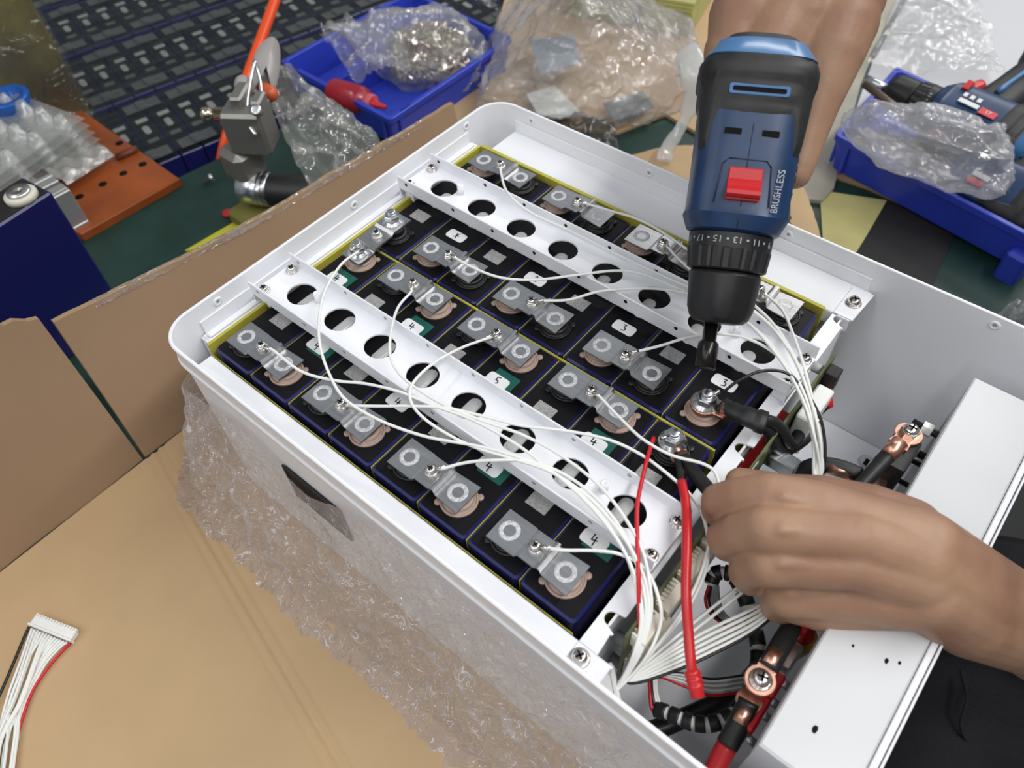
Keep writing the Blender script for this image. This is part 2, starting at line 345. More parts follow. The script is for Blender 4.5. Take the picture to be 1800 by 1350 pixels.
# display window set in the front wall
mb = MB().box((108, Y0+.4, -61), (51, 1.6, 36), bevel=.5); mb.build('display_window', mat('black_display_glass', (.004, .004, .005), .5, spec=.1), case)
mb = MB(); mb.box((108, Y0-.2, -42.4), (53, 1.4, 1.6), bevel=.3); mb.box((82, Y0-.2, -61), (1.6, 1.4, 37), bevel=.3); mb.box((134, Y0-.2, -61), (1.6, 1.4, 37), bevel=.3); mb.box((108, Y0-.2, -79.4), (53, 1.4, 1.6), bevel=.3)
mb.build('display_frame', M_['blackp'], case)
# ---------------------------------------------------------------- yellow insulation sheets
G_ins = 'yellow insulation sheets between the cells'
def sheet(x0, x1, y0, y1, z0, z1, label, group=None):
    return MB().box(((x0+x1)/2, (y0+y1)/2, (z0+z1)/2), (x1-x0, y1-y0, z1-z0), bevel=.2).build('insulation_sheet', M_['yellow'], label=label, cat='insulation sheet', group=group)
sheet(-4.4, -2.0, -17.5, 250, -148, -6.8, 'yellow insulation sheet along the left ends of both cell rows')
sheet(-1, 291.5, 248.4, 251.4, -148, -5.8, 'yellow insulation sheet along the back white ledge')
sheet(-1, 291.5, 114.7, 116.3, -148, -11, 'yellow insulation sheet between the two long rows of cells')
sheet(-1, 291.5, -18.9, -18.2, -148, -14, 'thin yellow insulation sheet along the front white ledge')
sheet(292.2, 295, -17.5, 250, -148, -38, 'yellow insulation sheet along the right ends of both cell rows')
# ---------------------------------------------------------------- the sixteen cells
PITCH = 36.35; YC = (49.0, 181.6); HT = 49.0
def rrect(w, h, r, n=4):
    p = []
    for cx, cy, a in ((w/2-r, h/2-r, 0), (-w/2+r, h/2-r, 90), (-w/2+r, -h/2+r, 180), (w/2-r, -h/2+r, 270)): p += arc(cx, cy, r, a, a+90, n)
    return p
def at_c(poly, c): return [(x+c[0], y+c[1]) for x, y in poly]
def stroke(mb, pts, o, ux, uy, w, z):          # flat pen stroke
    P = [Vector(o)+ux*p[0]+uy*p[1] for p in pts]
    for p, q in zip(P, P[1:]):
        d = (q-p)
        if d.length < 1e-6: continue
        d.normalize(); n = V(-d.y, d.x, 0)*w*.5; e = d*w*.3
        mb.add([p-e-n, q+e-n, q+e+n, p-e+n], [(0, 1, 2, 3)])
DIG = {'4': [[(-.25, .5), (-.4, -.05), (.35, .0)], [(.12, .3), (.0, -.55)]], '5': [[(.3, .45), (-.15, .42), (-.25, .05), (.15, .02), (.22, -.25), (-.2, -.45)]],
       '3': [[(-.25, .4), (.2, .42), (-.05, .1), (.25, -.05), (.2, -.35), (-.3, -.4)]], '2': [[(-.2, .3), (.1, .45), (.2, .2), (-.2, -.35), (.3, -.35)]],
       'u': [[(-.45, -.3), (.0, .0), (.35, .45)], [(-.1, .4), (.0, .0), (.1, -.5)], [(.0, .0), (.45, -.05)]]}
far_digit = [{0: '4', 2: '4', 4: '5', 6: '4'}, {}]; near_digit = [{1: '4', 3: '4', 5: '4', 7: '4'}, {1: 'u', 3: '2', 5: '3', 7: '3'}]
greens = {(0, 0, 1), (0, 2, 1), (0, 4, 1), (0, 6, 1), (0, 1, 0), (0, 5, 0), (0, 7, 0)}
ORD = ['first', 'second', 'third', 'fourth', 'fifth', 'sixth', 'seventh', 'eighth']
poly_c = rrect(35.3, 130.0, 3.2)
cell_meshes = {}
def ring_part(name, m, c, parent):
    o = Vector(c); mb = MB().lathe(o, (0, 0, 1), [(0, 10.9), (1.3, 10.9), (1.7, 10.5), (1.7, 9.8), (1.2, 9.6), (1.2, 8.8), (3.0, 8.6), (4.2, 8.2), (4.2, 6), (3.5, 5.8)], 28)
    for an in (225, 45): mb.lathe(o+V(cos(radians(an))*11.6, sin(radians(an))*11.6, 0), (0, 0, 1), [(0, 2.1), (1.2, 2.1), (1.6, 1.7)], 14)
    return mb.build(name, m, parent)
cells = {}
for row in range(2):
    for i in range(8):
        cx, cy = (i+.5)*PITCH, YC[row]
        lb = 'black topped navy cell, %s from the left in the %s row' % (ORD[i], 'front' if row == 0 else 'back')
        c = thing('battery_cell', (cx, cy, -148), lb, 'battery cell', 'cells of the case')
        cells[row, i] = c
        b = MB().prism(at_c(poly_c, (cx, cy)), -148, -9.0, bev=1.2).build('cell_body', M_['cellblue'], c)
        MB().prism(at_c(rrect(32.4, 127, 2.4), (cx, cy)), -9.3, -8.7).build('top_film', M_['cellfilm'], c)
        near_tan = (i % 2 == 1)
        for side in (0, 1):
            tan = near_tan if side == 0 else not near_tan
            ring_part('terminal_seat', M_['tan'] if tan else M_['blackp'], (cx, cy+(side*2-1)*HT, -8.7), c)['label'] = 'tan terminal seat' if tan else 'black terminal seat'
        v = MB(); v.prism(at_c(rrect(8.6, 19, 4.2, 6), (cx, cy)), -8.7, -7.6, bev=.6).prism(at_c(rrect(5.4, 14.5, 2.6, 6), (cx, cy)), -7.7, -7.2, bev=.3); v.build('vent', M_['ventm'], c)
        gs = 1 if i % 2 else 0                        # side that carries the grey code label (0 near, 1 far)
        for side in (0, 1):
            y = cy + (-22.5 if side == 0 else 27)
            if side == gs:
                MB().box((cx-1, y, -8.55), (13.5, 10, .3)).build('code_label', M_['label_grey'], c)
            else:
                if (row, i, side) in greens:
                    MB().box((cx+(3 if side == 0 else 2), y+(1 if side == 0 else 2), -8.6), (17, 14, .25)).build('green_pad', M_['green'], c)
                s_ = MB().prism(at_c(rrect(15.5, 8.6, 2.2), (cx-1, y)), -8.5, -8.25); s_ = s_.build('number_sticker', M_['sticker'], c)
                dg = (near_digit if side == 0 else far_digit)[row].get(i)
                if dg:
                    mb = MB()
                    for st in DIG[dg]: stroke(mb, st, (cx-1, y, -8.2), V(4.2, .8, 0), V(-1.2, 6.2, 0), .75, 0)
                    mb.build('handwritten_mark', M_['ink'], s_)
# thin sheets between neighbouring cells
for row in range(2):
    for i in range(7):
        x = (i+1)*PITCH
        MB().box((x, YC[row], -80.2), (.4, 128, 140)).build('insulation_sheet', M_['yellow'], label='thin yellow sheet between %s and %s cell of the %s row' % (ORD[i], ORD[i+1], 'front' if row == 0 else 'back'), cat='insulation sheet', group=G_ins)
# ---------------------------------------------------------------- busbars
def busbar(x, y, label, flip=False):
    t = thing('busbar', (x, y, -4.2), label, 'busbar', 'welded busbars on the cells')
    sg = -1 if flip else 1
    prof = [(-26, 0), (-7.6, 0), (-6.6, .5), (-6.0, 1.6), (-5.2, 1.8), (4.2, 1.8), (5.2, 2.4), (6, 3.6), (7.2, 3.8), (8.4, 3.6), (9, 1), (9.6, 0), (26, 0)]
    mb = MB(); hw = 10; n = len(prof); vs = []
    hs = [hw]*n
    for k, (px, pz) in enumerate(prof):
        w = hw if abs(px) > 9.7 or px < -7 else hw-1.0
        for yy, zz in ((-w, -1.0), (-w, 0), (w, 0), (w, -1.0)): vs.append(V(x+px*sg, y+yy, pz+zz))
    fs = [(k*4+j, k*4+(j+1) % 4, (k+1)*4+(j+1) % 4, (k+1)*4+j) for k in range(n-1) for j in range(4)] + [(0, 1, 2, 3), ((n-1)*4+3, (n-1)*4+2, (n-1)*4+1, (n-1)*4)]
    mb.add(vs, fs); mb.build('plate', M_['alu'], t)
    for sx in (-18.2, 18.2):
        MB().lathe((x+sx, y, 0), (0, 0, 1), [(.01, 3.3), (.12, 3.4), (.12, 5.7), (.01, 5.8)], 24, cap=False).build('weld_ring', M_['weld'], t)
    for sx in (-18.2, 18.2): MB().lathe((x+sx, y, -4.6), (0, 0, 1), [(0, 6.2), (3.6, 6.2)], 18).build('terminal_pad', M_['alu'], t)
    screw((x-1.2*sg, y, 1.8), (0, 0, 1), t, r=2.9)
    return t
def bb(row, side, i, flip=False):
    lb = '%s welded aluminium busbar from the left, %s terminals of the %s row' % (ORD[i//2 if (i % 2 == 0) else i//2], 'near' if side == 0 else 'far', 'front' if row == 0 else 'back')
    return busbar((i+1)*PITCH, YC[row]+(side*2-1)*HT, lb, flip)
BARS = {}
for i in (0, 2, 4, 6): BARS['n0', i] = bb(0, 0, i)
for i in (1, 3, 5): BARS['f0', i] = bb(0, 1, i); BARS['n1', i] = bb(1, 0, i)
for i in (0, 2, 4, 6): BARS['f1', i] = bb(1, 1, i)
def nut(mb, p, r, h, mi=0, rot=.2):
    mb.prism([(r*cos(rot+k*pi/3), r*sin(rot+k*pi/3)) for k in range(6)], 0, h, o=p, mi=mi, bev=.5)
def stud_stack(t, x, y, z, rr=5.6, name='nut'):
    mb = MB().lathe((x, y, z), (0, 0, 1), [(0, rr*1.35), (.9, rr*1.35), (1.0, rr*1.1), (1.9, rr*1.1)], 22); nut(mb, (x, y, z+1.9), rr, 4.8)
    mb.lathe((x, y, z+6), (0, 0, 1), [(0, 3.1), (3.2, 3.1), (3.6, 2.6)], 14); return mb.build(name, M_['zinc'], t)
# link bar across the two rows at the left end
x = 18.2; y0, y1 = YC[0]+HT, YC[1]-HT
t = thing('link_bar', (x, (y0+y1)/2, -4.2), 'short stepped link bar with nuts joining both rows at the left end', 'busbar')
prof = [(y0-8, 0), (y0+6, 0), (y0+8, 3), (y1-10, 3), (y1-8, 4.5), (y1+9, 4.5)]
vs = []; mb = MB()
for (py, pz) in prof: vs += [V(x-9, py, pz-1.4), V(x-9, py, pz), V(x+9, py, pz), V(x+9, py, pz-1.4)]
mb.add(vs, [(k*4+j, k*4+(j+1) % 4, (k+1)*4+(j+1) % 4, (k+1)*4+j) for k in range(len(prof)-1) for j in range(4)] + [(0, 1, 2, 3), (23, 22, 21, 20)]); mb.build('plate', M_['alu'], t)
stud_stack(t, x, y0, 0); stud_stack(t, x, y1, 4.5); screw((x, (y0+y1)/2+1, 3), (0, 0, 1), t, r=3.2)
MB().lathe((x, y1, -4.5), (0, 0, 1), [(0, 6), (7.6, 6)], 18).build('terminal_pad', M_['alu'], t); MB().lathe((x, y0, -4.5), (0, 0, 1), [(0, 6), (3.2, 6)], 18).build('terminal_pad', M_['alu'], t)
# ---------------------------------------------------------------- two white rails with round holes
def rail(yc, lab, xa, xb, hx):
    t = thing('mounting_rail', (146, yc, -10), lab, 'rail')
    h = 18.0; zf = 1.0; th = 1.2; mb = MB(); hr = 10.6; nseg = 32
    xs = [xa] + [(hx[k]+hx[k+1])/2 for k in range(7)] + [xb]
    for k in range(8):
        cx = hx[k]; x0, x1 = xs[k], xs[k+1]; out = []; inn = []
        for j in range(nseg):
            a = 2*pi*(j+.5)/nseg; dx, dy = cos(a), sin(a); kx = ((x1-cx) if dx > 0 else (cx-x0))/max(1e-6, abs(dx)); ky = h/max(1e-6, abs(dy)); q = min(kx, ky)
            out.append((cx+dx*q, yc+dy*q)); inn.append((cx+dx*hr, yc+1.5+dy*hr*(.92)))
        for cxr, cyr in ((x0, yc-h), (x1, yc-h), (x1, yc+h), (x0, yc+h)):     # snap the nearest ring point to each corner
            j = min(range(nseg), key=lambda q: (out[q][0]-cxr)**2+(out[q][1]-cyr)**2); out[j] = (cxr, cyr)
        vs = [V(*p, zf) for p in out]+[V(*p, zf) for p in inn]+[V(*p, zf-th) for p in out]+[V(*p, zf-th) for p in inn]; N = nseg
        fs = []
        for j in range(N):
            j2 = (j+1) % N; fs += [(j, j2, N+j2, N+j), (2*N+j2, 2*N+j, 3*N+j, 3*N+j2), (N+j, N+j2, 3*N+j2, 3*N+j)]
        mb.add(vs, fs)
    for sg in (-1, 1): mb.box(((xa+xb)/2, yc+sg*(h-.5), zf+4.6), (xb-xa, 1.2, 10.5), bevel=.4)
    mb.box((xb-1, yc, zf-5.5), (1.2, 2*h, 10.5)); mb.box((xa+.6, yc, zf-5.5), (1.2, 2*h, 10.5))
    mb.build('channel', M_['white'], t)
    mb = MB()
    for k in range(8):
        for sg in (-1, 1): mb.lathe((xs[k]+9, yc+sg*(h-.5)-.75, zf+6), (0, 1, 0), [(0, 1.3), (1.5, 1.3)], 10)
    mb.build('flange_hole', M_['greyp'] if yc < 100 else M_['dark_recess'], t)
    for sx in (xa+6, xb-4.5):
        for sg in (-1, 1): screw((sx, yc+sg*12.0, zf), (0, 0, 1), t, r=3.2, m=M_['steel'])
    for sx in (hx[0]+14.5, hx[7]-16.5):
        MB().lathe((sx, yc+4, zf), (0, 0, 1), [(0, 2.3), (8, 2.3), (8, 1.2), (5, 1.1)], 14).build('standoff', M_['white'], t)
    for sx in (xa+7, xb-5): MB().box((sx, yc, -5), (9, 30, 9.4)).build('pad', M_['white'], t)
    return t
HX = [18.4+37.0*k for k in range(8)]
rail(45.0, 'white perforated rail nearer the front, crossing the front cell row', -10, 305.5, HX)
rail(184.0, 'white perforated rail further back, crossing the back cell row', -10, 307, HX)
# ---------------------------------------------------------------- right compartment: cover, circuit board, bolts
mb = MB().box((406, 123, -9), (40.5, 262, 2), bevel=.9); mb.box((386.4, 123, -19), (1.4, 261, 20), bevel=.4); mb.box((406, -7.6, -78), (40, 1.4, 138)); mb.box((406, 253.4, -78), (40, 1.4, 138)); mb.box((425.6, 123, -78), (1.4, 261, 138))
mb.build('end_cover', M_['whitelid'], case)
mb = MB().box((428.6, 123, -11), (3.2, 300, 1.6), bevel=.5); mb.box((431.4, 123, -80), (1.2, 316, 140), bevel=.3); mb.build('end_panel', M_['white'], case)
for (x, y, r) in ((414, 61, 1.3), (419, 64, .8), (402, 13, 1.6), (399, 58, .7), (408, 140, .5), (395, 100, .5)):
    MB().prism([(x+r*cos(a*1.05)*(.6+.5*random.random()), y+r*1.5*sin(a*1.05)*(.6+.5*random.random())) for a in range(6)], -8, -7.8).build('dark_speck', M_['dark_recess'], case)
board = thing('circuit_board', (314, 105, -105), 'upright olive circuit board beside the right ends of the cells', 'circuit board')
MB().box((314, 104, -54), (1.6, 222, 102), bevel=.2).build('board', M_['pcb'], board)
def header(y0, y1, z0, z1, n):
    mb = MB().box((319, (y0+y1)/2, (z0+z1)/2), (8.2, y1-y0, z1-z0), bevel=.4); st = (y1-y0)/n
    for k in range(n): mb.box((316.6, y0+(k+.5)*st, z1+.7), (3.4, st*.5, 1.6))
    mb.build('header', M_['ivory'], board)
header(-4, 14, -18, -7, 7); header(17, 34, -18, -7, 7); header(37, 56, -18, -7, 8); header(60, 76, -18, -7, 6); header(-5, 10, -60, -42, 5); header(14, 30, -60, -42, 5)
MB().box((321, 178, -24), (10, 30, 34), bevel=1).build('relay', M_['nylon'], board)
MB().box((319, 206, -14), (8, 9, 16), bevel=.5).build('relay', M_['blackp'], board)
for y, h in ((88, 30), (104, 34), (122, 34), (140, 26)): MB().box((324, y, -30), (16, 9, h), bevel=.8).build('heat_sink', M_['zinc'], board)
for y, z in ((3, -40), (3, -75), (30, -22), (96, -40), (205, -10), (150, -40)):
    MB().cyl((303.8, y, z), (313.2, y, z), 3.2, seg=14).build('spacer', M_['greyp'], board); screw((314.8, y, z), (1, 0, 0), board, r=2.6)
for k in range(9): MB().box((316.2, 20+k*21, -28-(k*17 % 40)), (3, 6+k % 3*2, 5), bevel=.3).build('chip', M_['blackp'], board)
MB().prism([(285+20, 90), (311, 90), (311, 175), (305, 175)], -26, -24).build('red_card', M_['redp'], board, label='red insulating card')
# bolts, blocks and lugs along the cover
def nyl(u, v, z, d=(1, .1, .1), r=4):
    p = at(u, v, z); t = thing('terminal_bolt', p, None, 'bolt'); return t, p
BLT = [(1640, 760, -30), (1625, 803, -42), (1608, 812, -58), (1590, 850, -58), (1385, 1207, -40), (1364, 1238, -44), (1350, 1262, -48), (1318, 1300, -50)]
BL = ['white nylon nut on a black bolt, topmost along the cover edge', 'white nylon nut beside the black block under the top copper lug', 'small white nut between the black block and the plate screw', 'small white nut above the back of the hand', 'grey nut beside the lower copper lug', 'second grey nut below the lower copper lug', 'grey nut beside the lower red pad', 'lowest grey nut by the cover corner']
for (u, v, z), l in zip(BLT, BL):
    p = at(u, v, z); p.x = min(p.x, 379); k = .7 if 'small' in l else 1.0; grey = 'grey' in l
    t = thing('terminal_bolt', p, l, 'bolt')
    m = M_['nylon'] if not grey else mat('grey_nylon_nut', (.55, .56, .57), .35)
    mb = MB(); Mx = Matrix(((0, 0, 1), (1, 0, 0), (0, 1, 0)))
    mb.prism([(4.2*k*cos(a*pi/3), 4.2*k*sin(a*pi/3)) for a in range(6)], -3*k, 3*k, M=Mx, o=p, bev=.5); mb.build('nut', m, t)
    MB().cyl(p+V(-9*k, 0, 0), p+V(18, 0, 0), 2.4*k, seg=12).build('stud', M_['blackp'] if not grey else M_['zinc'], t)
def lug(mb, p, d, r=6, L=14, th=1.6, w=None):           # flat copper eye with a barrel leaving along d
    p = Vector(p); d = Vector(d); d.normalize(); dh = V(d.x, d.y, 0).normalized(); n = V(-dh.y, dh.x, 0)
    out = [p + dh*(r*cos(a)) + n*(r*sin(a)) for a in [radians(40+k*14) for k in range(21)]]
    w = w or r*.75; out += [p+dh*L*.7-n*w, p+dh*L*.7+n*w]
    mb.prism([(q.x, q.y) for q in out], p.z-th, p.z, bev=.3); mb.cyl(p+dh*L*.55, p+dh*L*.6+d*L*.65, w*.85, w*.8, 12)
    return mb
def cable_thing(name, org, label, cat='cable', group=None): return thing(name, org, label, cat, group)
def Tp(L): return [at(*q) for q in L]
# short cable between the two upper bolted lugs
p = at(1598, 762, -26); q = at(1527, 838, -34)
t = cable_thing('power_cable', p, 'short black cable rising to the topmost bolted copper lug')
lug(MB(), p, q-p, r=8, L=17, th=2).build('lug', M_['copper'], t)
mb = MB(); nut(mb, p, 5.6, 4); mb.build('bolt_head', M_['steel'], t); screw(p+V(0, 0, 3.4), (0, 0, 1), t, r=4.2, washer=False)
MB().tube([p+(q-p)*.42, p+(q-p)*.7, q, q+(q-p)*.35], [5, 5, 4.6, 4.6, 4.4, 4.4], 12, n=6).build('sleeve', M_['shrink'], t)
MB().prism([(x+p.x+1, y+p.y-12) for x, y in rrect(16, 26, 2)], p.z-26, p.z-3).build('terminal_block', M_['blackp'], t)
t = cable_thing('power_cable', q, 'black cable arching to a copper lug just above the lower hand')
d0 = at(1440, 820, -40)
lug(MB(), at(1538, 842, -44), at(1490, 830, -44)-at(1538, 842, -44), r=7, L=22, th=2).build('lug', M_['copper'], t)
MB().tube(Tp([(1395, 850, -60), (1410, 828, -52), (1440, 818, -46), (1475, 822, -44), (1512, 836, -44)]), 5.2, 12, n=6).build('sleeve', M_['shrink'], t)
t = thing('plate_screw', at(1523, 812, -147), 'small grey screw on the compartment floor', 'screw'); MB().lathe(at(1523, 812, -148), (0, 0, 1), [(0, 6), (2, 5.6), (3, 4), (3, .1)], 16, cap=False).build('screw_head', M_['whitelid'], t); MB().box(at(1523, 812, -145.2), (3, 6, 1)).build('slot', M_['dark_recess'], t)
# lower terminal: lug with phillips screw, breakers
p = at(1337, 1195, -24)
t = cable_thing('power_cable', p, 'thick black cable with copper lug under the phillips screw, lower right', 'cable')
lug(MB(), p, at(1385, 1110, -30)-p, r=7.6, L=14, th=2.2, w=5).build('lug', M_['copper'], t); screw(p, (0, 0, 1), t, r=4.4)
MB().tube(Tp([(1349, 1176, -25), (1375, 1130, -30), (1398, 1090, -36), (1410, 1060, -40)]), 5.2, 12, n=6).build('sleeve', M_['shrink'], t)
MB().tube(Tp([(1398, 1102, -33), (1405, 1085, -36)]), 5.6, 12).build('red_band', M_['redp'], t, label='red end band')
p2 = at(1318, 1230, -34)
t = cable_thing('power_cable', p2, 'thick black cable with a red end running off the bottom edge', 'cable')
lug(MB(), p2, at(1290, 1290, -40)-p2, r=6.5, L=10, th=2.2, w=4.5).build('lug', M_['copper'], t)
MB().tube(Tp([(1317, 1232, -34), (1312, 1243, -36), (1295, 1280, -40), (1278, 1310, -44)]), 5.4, 12, n=6).build('sleeve', M_['shrink'], t)
MB().tube(Tp([(1278, 1310, -44), (1262, 1340, -48), (1246, 1375, -52)]), 5.0, 12, n=6).build('red_band', M_['redp'], t, label='red cable end')
for (u, v, z, sx, sy, sz, nm, m, l) in ((1412, 1130, -52, 12, 20, 24, 'capacitor', M_['redp'], 'red and yellow round component beside the thick black cable'), (1378, 1225, -40, 12, 14, 18, 'terminal_pad', M_['redp'], 'red plastic pad below the lower copper lug'), (1345, 1275, -44, 12, 20, 18, 'terminal_pad', M_['redp'], 'red plastic pad lowest along the cover edge'), (1395, 1170, -44, 12, 16, 20, 'terminal_pad', M_['zinc'], 'silver metal stud block beside the lower copper lug')):
    p = at(u, v, z); p.x = min(p.x, 377)
    if nm == 'capacitor':
        t = thing(nm, p-V(0, 0, 10), l, 'component'); MB().lathe(p-V(0, 0, 14), (.15, 0, 1), [(0, 8.5), (20, 8.5), (23, 7)], 20).build('body', mat('amber_plastic', (.45, .28, .03), .4), t); MB().lathe(p+V(1.2, 0, 8.6), (.15, 0, 1), [(0, 7), (1.6, 6.6)], 20).build('cap', m, t)
    else:
        MB().box(p, (sx, sy, sz), bevel=1.5).build(nm, m, label=l, cat='terminal pad')
# ---------------------------------------------------------------- cables at the output terminals
xo, yo = 7.5*PITCH, YC[1]-HT
t = cable_thing('output_cable', (xo, yo, 0), 'black twin output cable bolted to the last cell of the back row')
MB().lathe((xo, yo, -4.6), (0, 0, 1), [(0, 6.2), (3.4, 6.2)], 18).build('terminal_pad', M_['alu'], t)
lug(MB(), (xo, yo, 1), at(1310, 728, 4)-V(xo, yo, 1), r=8.6, L=18, th=2.2, w=6).build('lug', M_['copper'], t); stud_stack(t, xo, yo, 1, 6)
MB().tube(Tp([(1270, 712, 2), (1290, 722, 4), (1318, 734, 5), (1345, 744, 4)]), [5, 5.5, 6.5, 7.5], 12, n=6, flat=.75).build('heat_shrink', M_['shrink'], t)
MB().tube(Tp([(1336, 738, 5), (1358, 742, 2), (1376, 758, -5), (1388, 780, -14), (1398, 776, -20), (1412, 748, -22), (1430, 728, -22), (1448, 712, -22)]), 3.6, 12, n=6).build('conductor', M_['wireb'], t)
MB().tube(Tp([(1338, 747, 0), (1352, 760, -4), (1362, 782, -12), (1378, 792, -20), (1395, 785, -24), (1410, 775, -26), (1422, 764, -28)]), 3.6, 12, n=6).build('conductor', M_['wireb'], t)
for (u, v, z) in ((1448, 708, -22), (1425, 757, -28)):
    p = at(u, v, z); mb = MB().lathe(p, (.7, .5, .2), [(-4, 4), (0, 4.4), (2, 4.4), (5, 3)], 14); mb.build('red_boot', M_['redp'], t); MB().lathe(p+V(-2, 5, 3), (0, 0, 1), [(0, 4), (2, 4), (2.4, 3)], 14).build('lug', M_['copper'], t)
xr_, yr_ = 7.5*PITCH, YC[0]+HT
t = cable_thing('output_cable', (xr_, yr_, 0), 'black sleeved output cable with red ends bolted to the last cell of the front row')
MB().lathe((xr_, yr_, -4.6), (0, 0, 1), [(0, 6.2), (3.4, 6.2)], 18).build('terminal_pad', M_['alu'], t)
lug(MB(), (xr_, yr_, 1), at(1210, 825, 2)-V(xr_, yr_, 1), r=8, L=17, th=2.2, w=5.5).build('lug', M_['copper'], t); stud_stack(t, xr_, yr_, 1, 6)
MB().tube(Tp([(1202, 806, 3), (1216, 826, 5), (1236, 850, 8), (1248, 864, 10)]), 3.9, 12, n=6).build('heat_shrink', M_['shrink'], t)
MB().tube(Tp([(1246, 862, 10), (1258, 878, 12), (1275, 895, 14)]), 3.4, 12, n=6).build('conductor', M_['redp'], t)
MB().tube(Tp([(1189, 798, 4), (1194, 822, 8), (1199, 850, 12)]), 1.7, 10, n=6).build('heat_shrink', M_['shrink'], t)
MB().tube(Tp([(1198, 846, 12), (1206, 890, 14), (1207, 960, 14), (1206, 1040, 8), (1210, 1110, 0), (1214, 1160, -5), (1217, 1182, -8)]), 2.5, 12, n=8).build('conductor', M_['redp'], t)
pa, pb = at(1216.5, 1178, -8), at(1227, 1226, -12); L = (pb-pa).length
MB().lathe(pa, pb-pa, [(0, 3.4), (1, 3.9), (2.2, 3.9), (2.6, 3.5), (3.4, 3.5), (3.8, 3.9), (5, 3.9), (5.4, 3.5), (6.2, 3.5), (6.6, 3.9), (8, 3.9), (8.5, 3.4), (L, 3.3), (L+.4, 2.8)], 18).build('bullet_connector', M_['redp'], t)
# ---------------------------------------------------------------- white sense-wire harness
har = thing('sense_harness', at(1070, 1212, -34), 'white sense wires running from every busbar to one white plug in the right compartment', 'wire harness')
P0 = at(1085, 1206, -28)
def ring_lug(parent, p, q):
    p = Vector(p); q = Vector(q); d = (q-p).normalized(); mb = MB().lathe(p, (0, 0, 1), [(0, 3.6), (.7, 3.6)], 16); mb.cyl(p+d*3, p+d*8.5, 1.5, 1.25, 10); mb.build('ring_lug', M_['steel'], parent)
def wire(L, bar=None, r=.92, m=None, end=True, label=None, off=0, n=7):
    pts = Tp(L)
    if end: pts.append(P0+V(0, (off-8)*1.1, 0))
    lp = None
    if bar:
        b = BARS.get(bar); o = Vector(b['_o']); lp = V(o.x-1.2, o.y, 3.4); d = (pts[0]-lp).normalized(); pts = [lp+d*6] + (pts if (pts[0]-lp).length > 8.5 else pts[1:])
    w = MB().tube(pts, r, 7, n=n).build('wire', m or M_['wirew'], har, label)
    if bar: ring_lug(w, lp, pts[1])
    return w
tailA = [(1160, 1060, 3), (1160, 1100, -4), (1142, 1145, -12), (1112, 1185, -22)]
def tail(k): return [(1120+k*6, 1040, 6), (1127+k*4, 1090, -1), (1117+k*3, 1140, -10), (1100+k*1.5, 1182, -21)]
wire([(992, 967, 8), (1050, 968, 12), (1095, 976, 12), (1137, 1003, 9)]+tailA, ('n0', 6), off=1)
wire([(782, 824, 6), (820, 813, 9), (870, 809, 14), (930, 811, 15), (985, 830, 15), (1040, 868, 15), (1085, 920, 14), (1113, 975, 13)]+tail(2), ('n0', 4), off=2)
wire([(622, 713, 6), (670, 714, 9), (730, 714, 14), (790, 718, 15), (860, 734, 15), (917, 748, 14), (1000, 758, 13), (1073, 774, 13), (1133, 803, 11), (1189, 846, 10), (1215, 872, 9), (1236, 908, 6), (1245, 955, 2), (1238, 1010, -3), (1205, 1075, -10), (1160, 1130, -16), (1115, 1182, -23)], ('n0', 2), off=3)
wire([(482, 617, 6), (530, 653, 8), (590, 669, 9), (640, 674, 11), (700, 688, 14), (760, 712, 15), (830, 738, 15), (900, 776, 15), (950, 812, 15), (1010, 862, 15), (1060, 915, 14), (1100, 975, 13)]+tail(0), ('n0', 0), off=4)
w = wire([(630, 442, 8), (600, 465, 12), (572, 510, 14), (561, 560, 14), (563, 610, 14), (580, 660, 11), (605, 700, 9), (650, 730, 9), (700, 752, 9), (760, 770, 10), (840, 784, 13), (900, 800, 15), (960, 822, 15), (1020, 868, 15), (1070, 925, 14), (1105, 985, 13)]+tail(.6), off=5)
ring_lug(w, (18.2, YC[0]+HT, 8), at(600, 465, 12))
wire([(722, 514, 5), (700, 540, 9), (688, 580, 14), (686, 625, 14), (703, 658, 15), (740, 688, 15), (790, 716, 15), (850, 740, 15), (920, 765, 15), (985, 800, 15), (1050, 850, 15), (1095, 905, 14), (1130, 970, 13)]+tail(4), ('f0', 1), off=6)
wire([(862, 594, 6), (810, 612, 10), (760, 640, 14), (725, 675, 15), (722, 705, 15), (745, 735, 14), (790, 765, 12), (840, 788, 12), (900, 806, 15), (965, 828, 15), (1030, 870, 15), (1082, 925, 14), (1120, 985, 13)]+tail(3), ('f0', 3), off=7)
wire([(1055, 698, 6), (1090, 735, 9), (1130, 772, 12), (1180, 800, 12), (1235, 815, 13), (1258, 832, 13), (1263, 865, 11), (1252, 930, 6), (1235, 1000, 0), (1205, 1065, -7), (1165, 1122, -14), (1118, 1178, -22)], ('f0', 5), off=8)
def tail2(k): return [(1432, 905, -34), (1410+k*2, 1000, -34), (1345, 1050+k*8, -27), (1240, 1100+k*10, -23), (1150, 1158+k*6, -25), (1105, 1192+k*1.5, -27)]
wire([(881, 306, 6), (892, 338, 12), (930, 372, 13), (1000, 405, 13), (1080, 445, 13), (1150, 478, 13), (1230, 512, 14), (1310, 540, 16), (1370, 590, 16), (1410, 660, 14), (1432, 740, 0), (1437, 830, -18), (1400, 960, -30), (1311, 1022, -26), (1215, 1098, -22), (1140, 1160, -24)], ('f1', 0), off=9)
wire([(1060, 367, 8), (1120, 385, 11), (1170, 412, 13), (1230, 455, 14), (1300, 515, 16), (1360, 570, 16), (1402, 640, 14), (1428, 730, 2), (1433, 830, -16), (1405, 970, -30), (1320, 1030, -26), (1220, 1108, -22), (1142, 1166, -24)], ('f1', 2), off=10)
